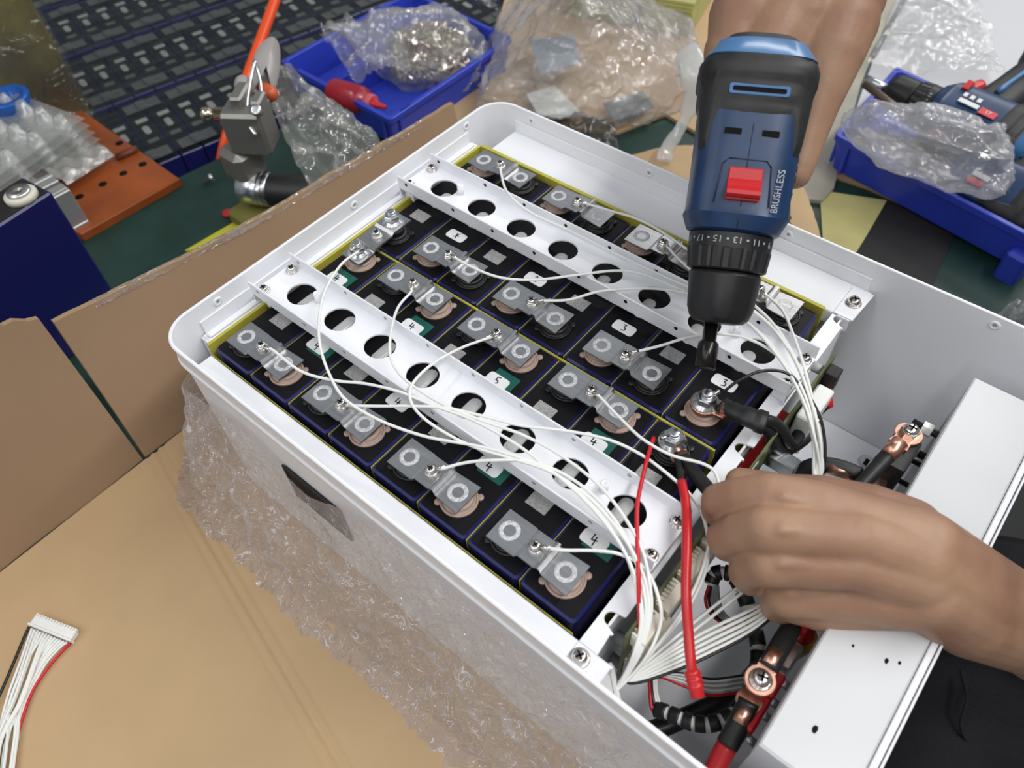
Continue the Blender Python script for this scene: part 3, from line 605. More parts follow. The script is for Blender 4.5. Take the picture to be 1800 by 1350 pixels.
wire([(1200, 462, 10), (1260, 510, 14), (1330, 550, 16), (1380, 605, 16), (1415, 675, 12), (1440, 760, 0), (1443, 830, -16)]+tail2(1), ('f1', 4), off=11)
wire([(830, 470, 8), (880, 488, 10), (940, 492, 13), (1010, 484, 14), (1080, 476, 14), (1130, 482, 14), (1200, 510, 14), (1280, 545, 16), (1350, 600, 16), (1400, 680, 12), (1427, 760, 0), (1430, 830, -16)]+tail2(2), ('n1', 1), off=12)
wire([(1000, 527, 9), (1050, 513, 13), (1100, 508, 14), (1160, 508, 14), (1230, 522, 15), (1310, 565, 16), (1370, 630, 16), (1410, 700, 10), (1432, 770, 0), (1440, 830, -16)]+tail2(3), ('n1', 3), off=13)
wire([(1160, 608, 9), (1210, 593, 14), (1260, 587, 14), (1310, 594, 14), (1360, 620, 14), (1400, 665, 13), (1425, 730, 4), (1436, 830, -16)]+tail2(4), ('n1', 5), off=14)
wire([(1375, 545, 10), (1395, 590, 14), (1415, 650, 13), (1432, 720, 4), (1440, 780, -6), (1446, 830, -18)]+tail2(5), ('f1', 6), off=15)
w = wire([(1275, 686, 10), (1300, 668, 15), (1340, 652, 17), (1380, 655, 15), (1410, 680, 11), (1440, 730, 2), (1450, 780, -8), (1447, 830, -18)]+tail2(5.6), m=M_['wireb'], off=16, label='black sense wire'); ring_lug(w, (xo, yo, 5), at(1300, 668, 15))
w = wire([(1149, 769, 10), (1138, 805, 13), (1127, 850, 14), (1120, 890, 15), (1120, 940, 14), (1122, 1000, 12), (1123, 1050, 5), (1124, 1110, -6), (1114, 1160, -16), (1099, 1190, -24)], m=M_['wirer'], off=0, r=1.15, label='red sense wire'); ring_lug(w, (xr_, yr_, 5), at(1149, 769, 10))
d = (at(1055, 1213, -30)-P0).normalized(); a_, b_, _ = frame(d)
mb = MB().box(P0+d*5, (19, 8, 5), M=Matrix((V(0, 1, 0)-d*d.y, d.cross(V(0, 1, 0)), d)).transposed()) if False else MB()
yv = (V(0, 1, 0)-d*d.y).normalized(); zv = d.cross(yv); Mx = Matrix((d, yv, zv)).transposed()
mb.box(P0+d*4.5+yv*0, (10, 21, 5.4), bevel=.5, M=Mx); mb.box(P0+d*1, (2, 22.5, 6.6), bevel=.3, M=Mx)
for k in range(8): mb.box(P0+d*6+yv*(-8.7+k*2.5)+zv*2.9, (6, 1.0, .8), M=Mx)
mb.build('plug', M_['nylon'], har)
# ---------------------------------------------------------------- bundles in the lower compartment
t = cable_thing('wrapped_bundle', at(1310, 1240, -70), 'wire bundle in spiral-wrapped black sleeve curling through the lower compartment')
core = spline(Tp([(1248, 1028, -60), (1258, 1008, -56), (1285, 1010, -54), (1305, 1040, -56), (1322, 1090, -60), (1333, 1140, -62), (1328, 1190, -64), (1310, 1230, -66), (1284, 1258, -68), (1250, 1272, -70), (1216, 1270, -72), (1185, 1258, -74), (1150, 1245, -78)]), 10)
MB().tube(core, 3.4, 10).build('wire_core', M_['wirew'], t)
n_ = len(core); k = 2
while k+6 < n_:
    MB().tube(core[k:k+6], 4.5, 12).build('spiral_sleeve', M_['blackp'], t); k += 7
t = cable_thing('power_cable', at(1200, 1270, -110), 'thick black cable lying on the compartment floor under the wrapped bundle')
MB().tube(Tp([(1110, 1290, -100), (1150, 1283, -100), (1195, 1265, -98), (1250, 1240, -96), (1300, 1210, -96), (1330, 1180, -96)]), 5.5, 12, n=6).build('sleeve', M_['wireb'], t)
t = cable_thing('ribbon_wires', at(1230, 1200, -84), 'flat run of grey wires with red and black edges below the red bullet connector')
for k in range(8):
    m = M_['wirer'] if k == 0 else (M_['wireb'] if k == 7 else M_['greyp'] if k % 2 else M_['wirew'])
    MB().tube(Tp([(1128, 1195-k*2, -78), (1160, 1190-k*1, -80), (1200, 1205-k*3, -84), (1250, 1222-k*4, -86), (1310, 1215-k*4, -88)]), .9, 6, n=6).build('wire', m, t)
t = cable_thing('thin_wires', at(1150, 1240, -80), 'few loose red, black and white wires dropping from the plug to the wrapped sleeve')
for k, m in enumerate(('wirer', 'wireb', 'wirew', 'wirew')):
    MB().tube(Tp([(1141+k*4, 1192, -70), (1143+k*4, 1220, -74), (1147+k*6, 1248, -76), (1170+k*5, 1262, -78)]), 1.0, 6, n=6).build('wire', M_[m], t)
t = cable_thing('thin_wires', at(1245, 1060, -80), 'small loop of red and black wires behind the fanned white wires under the hand')
for k, m in enumerate(('wirer', 'wireb', 'greyp', 'greyp', 'greyp')):
    MB().tube(Tp([(1246+k*4, 1030, -58), (1240+k*6, 1055, -66), (1250+k*6, 1080, -72), (1275+k*6, 1100, -76)]), .9, 6, n=6).build('wire', M_[m], t)
# ---------------------------------------------------------------- the cordless drill in the upper hand
M_['dblue'] = mat('drill_blue_plastic', (.009, .036, .105), .38, bump=.1, bscale=900, bdist=.0002, var=.15, vscale=80)
M_['dblue2'] = mat('drill_light_blue_plastic', (.055, .16, .34), .22)
M_['rubber'] = mat('black_rubber_grip', (.018, .018, .019), .55, bump=.15, bscale=700, bdist=.0004, var=.4, vscale=70)
M_['silver_print'] = mat('silver_print', (.38, .41, .45), .4)
M_['bit'] = mat('black_oxide_steel', (.035, .032, .03), .25, .8)
def superell(w, hu, hd, n, k, seg=40):           # angle 0 = towards the spine (u), positive towards s
    ph = 2*pi*k/seg; c, s_ = cos(ph), sin(ph)
    return (abs(s_)**(2/n))*w*(1 if s_ >= 0 else -1), (abs(c)**(2/n))*(hu if c >= 0 else -hd)
def make_drill(A, a, u, label, group=None, hlen=112, HT0=126):
    A = Vector(A); a = Vector(a).normalized(); u = (Vector(u) - a*Vector(u).dot(a)).normalized(); s_ = a.cross(u).normalized()
    def Tm(t):
        K = ((-30, -30), (0, 0), (36, 29), (54, 44), (86, 71), (112, 97), (133, 118), (165, 149), (260, 244))
        for (x0, y0), (x1, y1) in zip(K, K[1:]):
            if t <= x1: return y0+(y1-y0)*(t-x0)/(x1-x0)
    P = lambda t, x, h: A + a*Tm(t) + s_*x + u*h
    t = thing('cordless_drill', A, label, 'drill', group)
    def loft(secs, seg=40):
        mb = MB(); vs = []
        for (tt, w, hu, hd, n) in secs:
            for k in range(seg): x, h = superell(w, hu, hd, n, k, seg); vs.append(P(tt, x, h))
        N = len(secs); fs = [(i*seg+k, i*seg+(k+1) % seg, (i+1)*seg+(k+1) % seg, (i+1)*seg+k) for i in range(N-1) for k in range(seg)]
        fs += [tuple(reversed(range(seg))), tuple((N-1)*seg+k for k in range(seg))]; mb.add(vs, fs, 0, True); return mb
    # chuck with flutes
    mb = MB(); seg = 48; prof = [(-1, 8), (0, 13.5), (3, 16.4), (9, 18.2), (22, 19.2), (32, 19.6), (33.5, 19), (34.5, 18)]; vs = []
    for (tt, r) in prof:
        for k in range(seg):
            an = 2*pi*k/seg; rr = r*(1-(.045 if (k % 8) in (3, 4, 5) and 1 < tt < 26 else 0)); vs.append(P(tt, rr*sin(an), rr*cos(an)))
    mb.add(vs, [(i*seg+k, i*seg+(k+1) % seg, (i+1)*seg+(k+1) % seg, (i+1)*seg+k) for i in range(len(prof)-1) for k in range(seg)] + [tuple(reversed(range(seg)))], 0, True)
    smooth_by_angle(mb.build('chuck', M_['blackp'], t), 28)
    # torque collar with grip ridges and numbers
    mb = MB(); seg = 96; prof = [(35, 20), (36, 21.4), (48.5, 22.6), (49, 22.2), (58, 22.6), (59, 21)]; vs = []
    for j, (tt, r) in enumerate(prof):
        for k in range(seg): an = 2*pi*k/seg; rr = r-(.8 if (k % 4 == 0 and 1 <= j <= 2) else 0); vs.append(P(tt, rr*sin(an), rr*cos(an)))
    mb.add(vs, [(i*seg+k, i*seg+(k+1) % seg, (i+1)*seg+(k+1) % seg, (i+1)*seg+k) for i in range(len(prof)-1) for k in range(seg)] + [tuple(reversed(range(seg)))], 0, True)
    col = smooth_by_angle(mb.build('torque_collar', M_['blackp'], t), 25)
    mb = MB(); r = 22.75
    for k, num in enumerate(('19', '17', '15', '13', '11', '9', '7', '5')):
        ph0 = radians(-75 + k*26.5)
        vs, fs = text_geo(num, 5.6)
        mb.add([P(53.6 - q.y, r*sin(ph0 - q.x/r), r*cos(ph0 - q.x/r)) for q in vs], fs, 0)
        pd = ph0 + radians(13.2); mb.add([P(53.8+.75*sin(i*pi/4), r*sin(pd+.75*cos(i*pi/4)/r), r*cos(pd+.75*cos(i*pi/4)/r)) for i in range(8)], [tuple(range(8))], 0)
    mb.build('collar_numbers', M_['silver_print'], col)
    # motor housing
    hs = smooth_by_angle(loft([(58.5, 22, 22, 22, 2.1), (60, 24.6, 24.4, 25, 2.3), (69, 27.6, 26.2, 28, 3.2), (73, 26.6, 25.2, 30, 4.0), (95, 26.8, 25.6, 32, 3.8), (125, 27.8, 26.6, 34, 3.6), (146, 28, 26.8, 33, 3.4), (153, 26.5, 25.5, 30, 3.2), (158, 22.5, 22, 26, 3.0)], 56).build('motor_housing', M_['dblue'], t), 22)
    # rubber cover over the rear, lower edge stepped down at the sides
    mb = MB(); nu, nv = 60, 16; vs = []
    def tstart(ph):
        d = abs((ph+pi) % (2*pi)-pi); d = degrees_(d)
        if d < 34: return 118.0
        if d < 42: return 118-18*(d-34)/8
        if d < 60: return 100.0
        if d < 72: return 100+26*(d-60)/12
        return 126.0
    for i in range(nu):
        ph = 2*pi*i/nu; t0 = tstart(ph)
        for j in range(nv+1):
            f = j/nv; tt = t0 + (151.5-t0)*f
            q = min(1, (tt-95)/50); w = 26.8+1.2*q; hu = 25.6+1.2*q; hd = 33
            e = 1.7*min(1, f*5) if f < .9 else 1.7
            if tt > 146: kk = (tt-146)/12; w -= 3.0*kk*kk; hu -= 2.6*kk*kk; hd -= 3*kk*kk
            if 118.5 < tt < 130 and abs((ph+pi) % (2*pi)-pi) < radians(30): e -= .8
            if 139 < tt < 149: e += 1.1
            x, h = superell(w+e, hu+e, hd+e, 3.4, i, nu); vs.append(P(tt, x, h))
    w_ = nv+1; mb.add(vs, [(i*w_+j, ((i+1) % nu)*w_+j, ((i+1) % nu)*w_+j+1, i*w_+j+1) for i in range(nu) for j in range(nv)], 0, True)
    rub = smooth_by_angle(mb.build('rubber_cover', M_['rubber'], t), 35)
    smooth_by_angle(loft([(149.5, 26, 25.6, 29, 3.4), (151.4, 28.6, 28.0, 33, 4.2), (161.5, 23.2, 20.6, 28, 3.6), (162.5, 21.5, 19, 25, 3.0), (165, 15, 14, 18, 2.6)], 40).build('end_cap', M_['dblue2'], t), 25)
    mb = MB(); Mx = Matrix((s_, a, u)).transposed()
    smooth_by_angle(loft([(161.6, 22.2, 19.4, 26, 3.2), (166, 18, 15.5, 22, 2.8), (168.5, 9, 8, 12, 2.2)], 40).build('end_plug', M_['rubber'], t), 25)
    mb.prism(rrect(30, 5.4, 1.4), 0, .9, M=Mx, o=P(133, 0, 27.4), bev=.3); mb.build('slot_frame', M_['dblue2'], t)
    MB().prism(rrect(26.5, 2.4, 1), 0, .25, M=Mx, o=P(133, 0, 28.2)).build('slot', M_['dark_recess'], t)
    for sx in (-1, 1): MB().prism(rrect(8.6, 3.0, .4), 0, .3, M=Mx, o=P(112.5, sx*9.4-.3, 26.1)).build('vent_slot', M_['dark_recess'], t)
    # recessed switch panel, seam, red speed switch
    mb = MB()
    for (x0, t0, x1, t1) in ((-14, 74.5, -12.2, 96), (12.2, 96, 14, 74.5), (-9.5, 99, 9.5, 99), (-12.2, 96, -9.5, 99), (9.5, 99, 12.2, 96)):
        q, r_ = P(t0, x0, 25.75), P(t1, x1, 25.75); mb.tube([q, r_], .35, 6)
    mb.tube([P(60, 0, 24.6), P(69, 0, 26.35)], .22, 6).tube([P(73.5, 0, 25.45), P(117, 0, 26.5)], .22, 6)
    mb.build('seam', mat('drill_seam', (.006, .02, .06), .5), t)
    mb = MB(); mb.prism(rrect(17.2, 16.5, .9), 0, 1.6, M=Mx, o=P(86.5, 0, 25.4), bev=.5)
    pr = [(-8.2, 1.4), (-8.0, 4.2), (-6.6, 5.6), (-4.2, 5.4), (-1.6, 3.6), (1.0, 2.6), (2.4, 1.6)]
    for sx in (-8.6, 8.6): pass
    vs = [P(86.5+q, x, 25.4+h) for x in (-8.5, 8.5) for q, h in pr]; n = len(pr)
    mb.add(vs, [(k, k+1, n+k+1, n+k) for k in range(n-1)] + [tuple(reversed(range(n))), tuple(n+k for k in range(n)), (n-1, 0, n, 2*n-1)])
    mb.build('speed_switch', M_['redp'], t)
    vs, fs = text_geo('BRUSHLESS', 4.9); mb = MB(); mb.add([P(83.5+q.x, 17.3 - q.y + (q.x)*.04, 25.2-.0*abs(q.y)) for q in vs], fs); mb.add([P(83.5+q.x, 17.3-q.y+q.x*.04, 25.75) for q in vs], fs)
    mb.build('lettering', M_['silver_print'], t)
    mb = MB()
    for tt in (82, 92): mb.add([P(tt, 25.6, 15.5), P(tt+5, 26.8, 12.5), P(tt+3.5, 25.2, 17.5)], [(0, 1, 2)])
    mb.build('side_mark', M_['dblue2'], t)
    for k in range(4): MB().box(P(96+k*5, 27.4, -4), (2.2, 3, 12), M=Matrix((s_, a, u)).transposed()).build('vent_slot', M_['dark_recess'], t)
    # handle, trigger and battery base
    vs = []; mb = MB(); seg = 24; sec = [(HT0, -20, 16, 22), (HT0+1, -40, 15, 20), (HT0+4, -62, 14.5, 18.5), (HT0+8, -85, 15, 19), (HT0+12, -hlen+8, 17, 21), (HT0+13, -hlen-4, 19, 26), (HT0+12, -hlen-16, 19, 27)]
    for (tt, h, w, l) in sec:
        for k in range(seg): x, y = superell(w, l, l, 2.6, k, seg); vs.append(P(tt+y, x, h))
    mb.add(vs, [(i*seg+k, i*seg+(k+1) % seg, (i+1)*seg+(k+1) % seg, (i+1)*seg+k) for i in range(len(sec)-1) for k in range(seg)] + [tuple(reversed(range(seg))), tuple((len(sec)-1)*seg+k for k in range(seg))], 0, True)
    smooth_by_angle(mb.build('handle', M_['rubber'], t), 40)
    for sx in (-1, 1):
        MB().tube([P(HT0-1, sx*15.6, -38), P(HT0+2, sx*15.4, -60), P(HT0+8, sx*15.6, -92)], [3.2, 2.6, 3.0], 8, n=4).build('blue_inlay', M_['dblue2'], t)
    MB().tube([P(HT0-23, 0, -30), P(HT0-27, 0, -42), P(HT0-22, 0, -54)], [8, 7.5, 7], 12, n=5).build('trigger', M_['redp'], t)
    mb = MB(); mb.prism(rrect(38, 56, 6), -hlen-34, -hlen-16, M=Matrix((s_, a, u)).transposed(), o=P(HT0+12, 0, 0), bev=3); mb.build('battery_pack', M_['blackp'], t)
    return t, P, hs, a, u, s_
def degrees_(x): return x*180/pi
dA = ad(1261, 566, 428); dB = ad(1331, 128, 412); da = (dB-dA).normalized()
toc = -(RZ - da*RZ.dot(da)).normalized(); side = RX - da*RX.dot(da); side = (side - toc*side.dot(toc)).normalized()
du = toc*cos(radians(9)) - side*sin(radians(9))
drill, DP, hs, da, du, ds = make_drill(dA, da, du, 'blue and black cordless drill with red speed switch, pointing down in the upper hand')
tipp = ad(1239, 648, 424); bd = (ad(1252, 560, 428)-tipp).normalized()
b = MB().lathe(tipp, bd, [(0, 4.2), (.3, 5.6), (14, 5.7), (15.5, 4.6), (16, 3.9), (33, 3.9)], 24); b.build('nut_driver_bit', M_['bit'], drill)
# ---------------------------------------------------------------- the worker: one body mesh, shirt and trousers
def blob(chains, voxel, smooth=6):
    mb = MB()
    for ch in chains:
        for k, (p, r) in enumerate(ch):
            mb.sphere(p, r, 20, 12)
            if k:
                q, r0 = ch[k-1]; q = Vector(q); p = Vector(p)
                if (p-q).length > .5: mb.cyl(q, p, r0, r, 20)
    me = bpy.data.meshes.new('tmp'); me.from_pydata([tuple(p*S) for p in mb.v], [], mb.f); o = bpy.data.objects.new('tmp', me); C.objects.link(o)
    m = o.modifiers.new('r', 'REMESH'); m.mode = 'VOXEL'; m.voxel_size = voxel*S; m.use_smooth_shade = True
    m2 = o.modifiers.new('s', 'SMOOTH'); m2.factor = .5; m2.iterations = smooth
    dg = bpy.context.evaluated_depsgraph_get(); dg.update(); ev = bpy.data.meshes.new_from_object(o.evaluated_get(dg))
    r = ([v.co/S for v in ev.vertices], [tuple(p.vertices) for p in ev.polygons]); bpy.data.objects.remove(o); bpy.data.meshes.remove(me); bpy.data.meshes.remove(ev); return r
A3 = lambda L: [(ad(u, v, d), r) for (u, v, d, r) in L]
elbL = V(560, 215, -130); shoL = V(705, 120, 140); elbR = V(300, 540, 240); shoR = V(690, 420, 200)
left = [
    A3([(1622, 958, 357, 17), (1540, 925, 358, 14), (1440, 890, 360, 12), (1352, 872, 364, 11.2), (1300, 873, 371, 9.6), (1263, 880, 378, 8.6), (1260, 900, 392, 7.8), (1282, 905, 402, 7.2)]),
    A3([(1615, 985, 354, 17), (1500, 945, 350, 13), (1345, 932, 353, 11.6), (1300, 936, 363, 10), (1275, 945, 371, 9.2), (1278, 958, 388, 8.4), (1300, 962, 400, 7.6)]),
    A3([(1612, 1015, 355, 17), (1500, 990, 352, 13), (1350, 990, 357, 11.4), (1322, 996, 367, 9.6), (1312, 1006, 374, 8.8), (1320, 1020, 392, 8), (1345, 1020, 402, 7.2)]),
    A3([(1615, 1045, 360, 17.5), (1500, 1040, 362, 14), (1385, 1046, 368, 11.2), (1368, 1056, 378, 8.8), (1366, 1066, 388, 8.2), (1385, 1074, 402, 7.4)]),
    A3([(1605, 1048, 365, 16), (1520, 1052, 372, 15), (1440, 1062, 378, 13), (1400, 1062, 380, 10)]),
    A3([(1600, 930, 366, 15), (1530, 905, 372, 15), (1440, 880, 382, 13), (1370, 866, 392, 10), (1330, 855, 397, 8.8), (1300, 847, 400, 7.6)]),
    A3([(1500, 960, 372, 16), (1430, 960, 376, 14), (1380, 970, 380, 11)]),
    # tendons and knuckles
    A3([(1575, 968, 350, 4), (1560, 965, 344.5, 3), (1450, 938, 343, 2.6), (1372, 931, 343, 3.6), (1345, 931, 348, 5)]), A3([(1575, 1002, 350, 4), (1560, 1000, 345.5, 3), (1450, 992, 345, 2.4), (1372, 990, 347, 3.6), (1348, 992, 352, 5)]),
    A3([(1490, 898, 356, 3), (1470, 895, 351, 2.4), (1375, 874, 354, 3.4), (1348, 872, 359, 5)]), A3([(1368, 1046, 364, 4), (1388, 1042, 358, 3.2), (1460, 1035, 353.5, 2.2), (1480, 1033, 357, 3)]),
    A3([(1622, 960, 357, 17.5), (1690, 1010, 374, 19), (1800, 1078, 412, 19.5)]) + [(elbL + V(-8, 8, 10), 34)],
    A3([(1622, 1040, 358, 18), (1700, 1088, 378, 19), (1800, 1122, 413, 19.5)]) + [(elbL + V(8, -8, -6), 33)],
    A3([(1618, 1000, 356, 18), (1700, 1048, 376, 20), (1800, 1100, 413, 21)]) + [(elbL, 38)],
]
vL, fL = blob(left, 1.2, 6)
right = [
    A3([(1290, 110, 452, 16), (1300, 30, 452, 18), (1350, -60, 450, 22)]),
    A3([(1278, 150, 455, 12.5), (1276, 90, 452, 13), (1320, 20, 448, 17), (1400, -60, 446, 24)]),
    A3([(1400, 90, 452, 22), (1410, 20, 448, 26), (1430, -70, 446, 28)]),
    A3([(1478, 40, 440, 21), (1462, 90, 440, 19), (1432, 180, 443, 14.5), (1416, 240, 444, 11.8), (1404, 288, 444, 9.8), (1399, 306, 444, 8.6)]),
    A3([(1490, 0, 440, 21), (1480, -70, 442, 25)]),
    A3([(1478, 60, 452, 18), (1425, 160, 458, 15), (1400, 220, 462, 11)]),
    [(DP(156, 0, -38), 17), (DP(158, 2, -60), 17), (DP(160, 2, -85), 16), (DP(164, 4, -105), 15)],
    [(DP(156, 0, -38), 18), (ad(1420, -40, 448), 27)], [(DP(164, 4, -105), 15), (ad(1410, -70, 455), 26)],
] + [[(DP(156, -11, -38-k*20), 11), (DP(136, -16, -38-k*20), 9.0), (DP(108-k*1, -13, -40-k*20), 8.6), (DP(98, -8, -40-k*20), 8.4), (DP(102, 10, -40-k*20), 7.6)] for k in range(4)] + [
    A3([(1440, -70, 446, 28)]) + [(elbR*.5+ad(1440, -70, 446)*.5, 36), (elbR, 40)],
    A3([(1375, -62, 450, 21), (1480, -70, 444, 24)]),
]
vR, fR = blob(right, 1.5, 5)
body = [[(elbL, 36), (shoL, 52)], [(elbR, 38), (shoR, 54)], [(shoL, 55), (V(705, 270, 165), 70), (shoR, 55)], [(V(700, 270, 60), 110), (V(780, 270, -160), 115), (V(840, 270, -320), 120)], [(V(690, 270, 190), 52), (V(660, 270, 290), 48)],
        [(V(640, 270, 375), 78), (V(655, 270, 410), 82)], [(V(600, 270, 330), 42)], [(V(572, 270, 372), 9), (V(560, 270, 350), 12)], [(V(652, 188, 370), 14)], [(V(652, 352, 370), 14)], [(V(577, 270, 318), 10)], [(V(584, 245, 388), 14)], [(V(584, 295, 388), 14)]]
vT, fT = blob(body, 9, 4)
M_['skin'] = mat('skin', (.36, .215, .135), .5, bump=.25, bscale=420, bdist=.0006, var=.10, vscale=30, sss=.12, spec=.4, vcol=(.29, .155, .10))
person = thing('person', (840, 270, -905), 'worker in dark jeans holding the drill in one hand and a cable in the other', 'person')
mb = MB(); mb.add(vL, fL, 0, True); mb.add(vR, fR, 0, True); mb.add(vT, fT, 0, True); mb.build('body', M_['skin'], person)
vS, fS = blob([[(elbL*.45+shoL*.55, 50), (shoL, 62)], [(elbR*.45+shoR*.55, 54), (shoR, 64)], [(shoL, 64), (V(705, 270, 160), 78), (shoR, 64)], [(V(702, 270, 60), 122), (V(780, 270, -160), 128), (V(840, 270, -320), 132)]], 9, 5)
mb = MB(); mb.add(vS, fS, 0, True); mb.build('shirt', mat('dark_grey_shirt', (.05, .05, .06), .85, bump=.3, bscale=300), person)
M_['denim'] = mat('black_denim', (.006, .006, .009), .85, bump=.6, bscale=900, bdist=.001, var=.5, vscale=500, stretch=(1, 3, 1), vcol=(.016, .016, .024))
vP, fP = blob([[(V(530, 120, -310), 88), (V(850, 190, -350), 105)], [(V(520, 300, -310), 88), (V(850, 340, -350), 105)], [(V(850, 200, -350), 110), (V(850, 340, -350), 110)], [(V(530, 120, -320), 78), (V(560, 110, -800), 58)], [(V(520, 300, -320), 78), (V(560, 320, -800), 58)], [(V(525, 210, -330), 80), (V(820, 250, -360), 100)]], 8, 6)
mb = MB(); mb.add(vP, fP, 0, True); tr_ = mb.build('trousers', M_['denim'], person)
mb = MB(); mb.tube([at(1690, 1180, -250), at(1700, 1230, -240), at(1690, 1280, -238), at(1720, 1330, -238), at(1760, 1360, -238)], 1.6, 8, n=6); mb.build('pocket_seam', M_['denim'], tr_)
hv, hf = blob([[(V(655, 270, 420), 88), (V(680, 270, 390), 82)]], 8, 4); mb = MB(); mb.add(hv, hf, 0, True); mb.build('hair', mat('black_hair', (.01, .009, .008), .5), person)
for sx in (120, 310):
    mb = MB().sphere((520, sx, -868), 45, 16, 10, sc=(2.2, .9, .8)); mb.build('shoe', M_['blackp'], person)
t = thing('stool', (860, 270, -900), 'plain work stool under the worker', 'stool'); MB().lathe((860, 270, -512), (0, 0, 1), [(0, 150), (25, 155), (40, 140)], 24).build('seat', M_['blackp'], t)
for k in range(4): MB().cyl((860+90*cos(k*pi/2+.78), 270+90*sin(k*pi/2+.78), -512), (860+150*cos(k*pi/2+.78), 270+150*sin(k*pi/2+.78), -900), 14, seg=10).build('leg', M_['greyp'], t)
# ---------------------------------------------------------------- opened cardboard box around the case
box = thing('cardboard_box', (0, -60, -155), 'opened kraft cardboard box with cut side panels lying under and left of the white case', 'cardboard box')
c0, c1 = V(-23, -82, 0), V(205, -132, 0); cd = (c1-c0).normalized(); cn = V(-cd.y, cd.x, 0)
def floor_z(x, y):
    d = (V(x, y, 0)-c0).dot(cn); z = -150.2
    for o, w, a in ((0, 2.2, 1.5), (-6.5, 1.6, .9), (6.5, 1.6, .9)): z -= 1.6*a*math.exp(-((d-o)/w)**2)
    return z + .5*noise.noise(V(x*.012, y*.012, 0)) + .9*math.exp(-((d-3.2)/2)**2) + .9*math.exp(-((d+3.2)/2)**2)
mb = MB().grid(lambda a, b: (lambda x, y: V(x, y, floor_z(x, y)))(-86+470*a, -30-420*b*(1) ), 150, 190); mb.box((150, 130, -152.6), (480, 330, 3.6)); mb.box((149, -240, -153.4), (470, 420, 2.4))
mb.build('base_panel', M_['card'], box)
def panel(name, m, ybot, ytop_fn, x0, xt, z0, jag=0, tape=False):
    n = 60; th = 4.2; vs = []; fs = []
    for k in range(n+1):
        f = k/n; yb = ybot[0]+(ybot[1]-ybot[0])*f; yt, zt = ytop_fn(f); zt += jag*(noise.noise(V(yt*.25, 3, 0))*2.2+noise.noise(V(yt*.06, 9, 0))*3)
        R_ = 6
        for j in range(R_+1):
            g = j/R_; x = x0+(xt-x0)*g + 1.2*noise.noise(V(yb*.02, g*3, 5)); vs.append(V(x, yb+(yt-yb)*g, z0+(zt-z0)*g))
        for j in range(R_+1):
            p = vs[-(R_+1)]; vs.append(V(p.x-th, p.y, p.z+.0))
    w = 2*(6+1)
    for k in range(n):
        for j in range(6):
            a = k*w+j; b = (k+1)*w+j; fs.append((a, b, b+1, a+1)); a += 7; b += 7; fs.append((a, a+1, b+1, b))
    mb = MB().add(vs, fs, 0, True)
    ed = [(k*w+6, (k+1)*w+6, (k+1)*w+13, k*w+13) for k in range(n)] + [tuple(range(0, 7))+tuple(range(13, 6, -1)), tuple(n*w+q for q in tuple(range(6, -1, -1))+tuple(range(7, 14)))]
    mb.add([v.copy() for v in vs], ed, 1); return mb.build(name, [m, M_['card_edge']], box), vs, w, n
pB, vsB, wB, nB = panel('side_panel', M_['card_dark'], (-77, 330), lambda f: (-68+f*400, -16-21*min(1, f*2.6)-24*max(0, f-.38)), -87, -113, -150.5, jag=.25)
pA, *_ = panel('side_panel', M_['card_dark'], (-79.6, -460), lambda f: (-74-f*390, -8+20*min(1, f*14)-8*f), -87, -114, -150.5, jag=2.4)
mb = MB()
tp = lambda f, g: (lambda y: V(-113-2.2+4.6*sin(g*pi)*0 - 3+7*g, y, (-16-21*min(1, (y+68)/400*2.6)-24*max(0, (y+68)/400-.38)) + 1.4 - 9*abs(g-.45) + 1.2*noise.noise(V(y*.18, g*4, 1))))(-40+f*330)
mb.grid(tp, 140, 8); mb.build('clear_tape', film_mat('clear_tape_film', haze=.12, gloss=.8, rough=.07, bump=1, bscale=70, bdist=.01), box, label='crinkled clear tape on the top edge')
# ---------------------------------------------------------------- crumpled stretch film round the case front
def film_base(f):
    L = f*560
    if L < 60: return V(-27-6*sin(L/60*pi), 30-60*(L/60), 0), V(-1, 0, 0)
    if L < 90: k = (L-60)/30; return V(-27+8*k, -30-10*k, 0), V(-1+k*.7, -k, 0).normalized()
    return V(-19+(L-90), -39.6, 0), V(0, -1, 0)
def ridge(p, s): return 1-abs(2*abs(noise.noise(p*s))-.0)*1.6
def film_pt(a, b):
    base, n = film_base(a); x = base.x
    zt = -10 - 34*max(0, 1-max(0, (x+30))/110) - 38*math.exp(-((x-104)/36)**2)
    z = zt + (-149.4-zt)*min(1, b*1.12); off = 1.2 + 35*(b**1.15) + (10*max(0, b-.88)/.12)
    q = V(x, z, base.y)
    c = 4.2*ridge(q, .042) + 2.2*ridge(q+V(9, 3, 1), .10) + 4*noise.noise(q*.02) + .8*ridge(q, .27)
    off += c*min(1, .18+b*2.0)*.9 + 7*noise.noise(V(x*.012, 2, 0))*b
    p = base + n*max(.6, off); return V(p.x, p.y, z + (0 if b > .9 else min(1, b*4)*(2.2*noise.noise(q*.11)+1.2*noise.noise(q*.25))))
MB().grid(film_pt, 420, 90).build('stretch_film', M_['film'], label='crumpled clear stretch film bunched along the front of the white case', cat='plastic film')
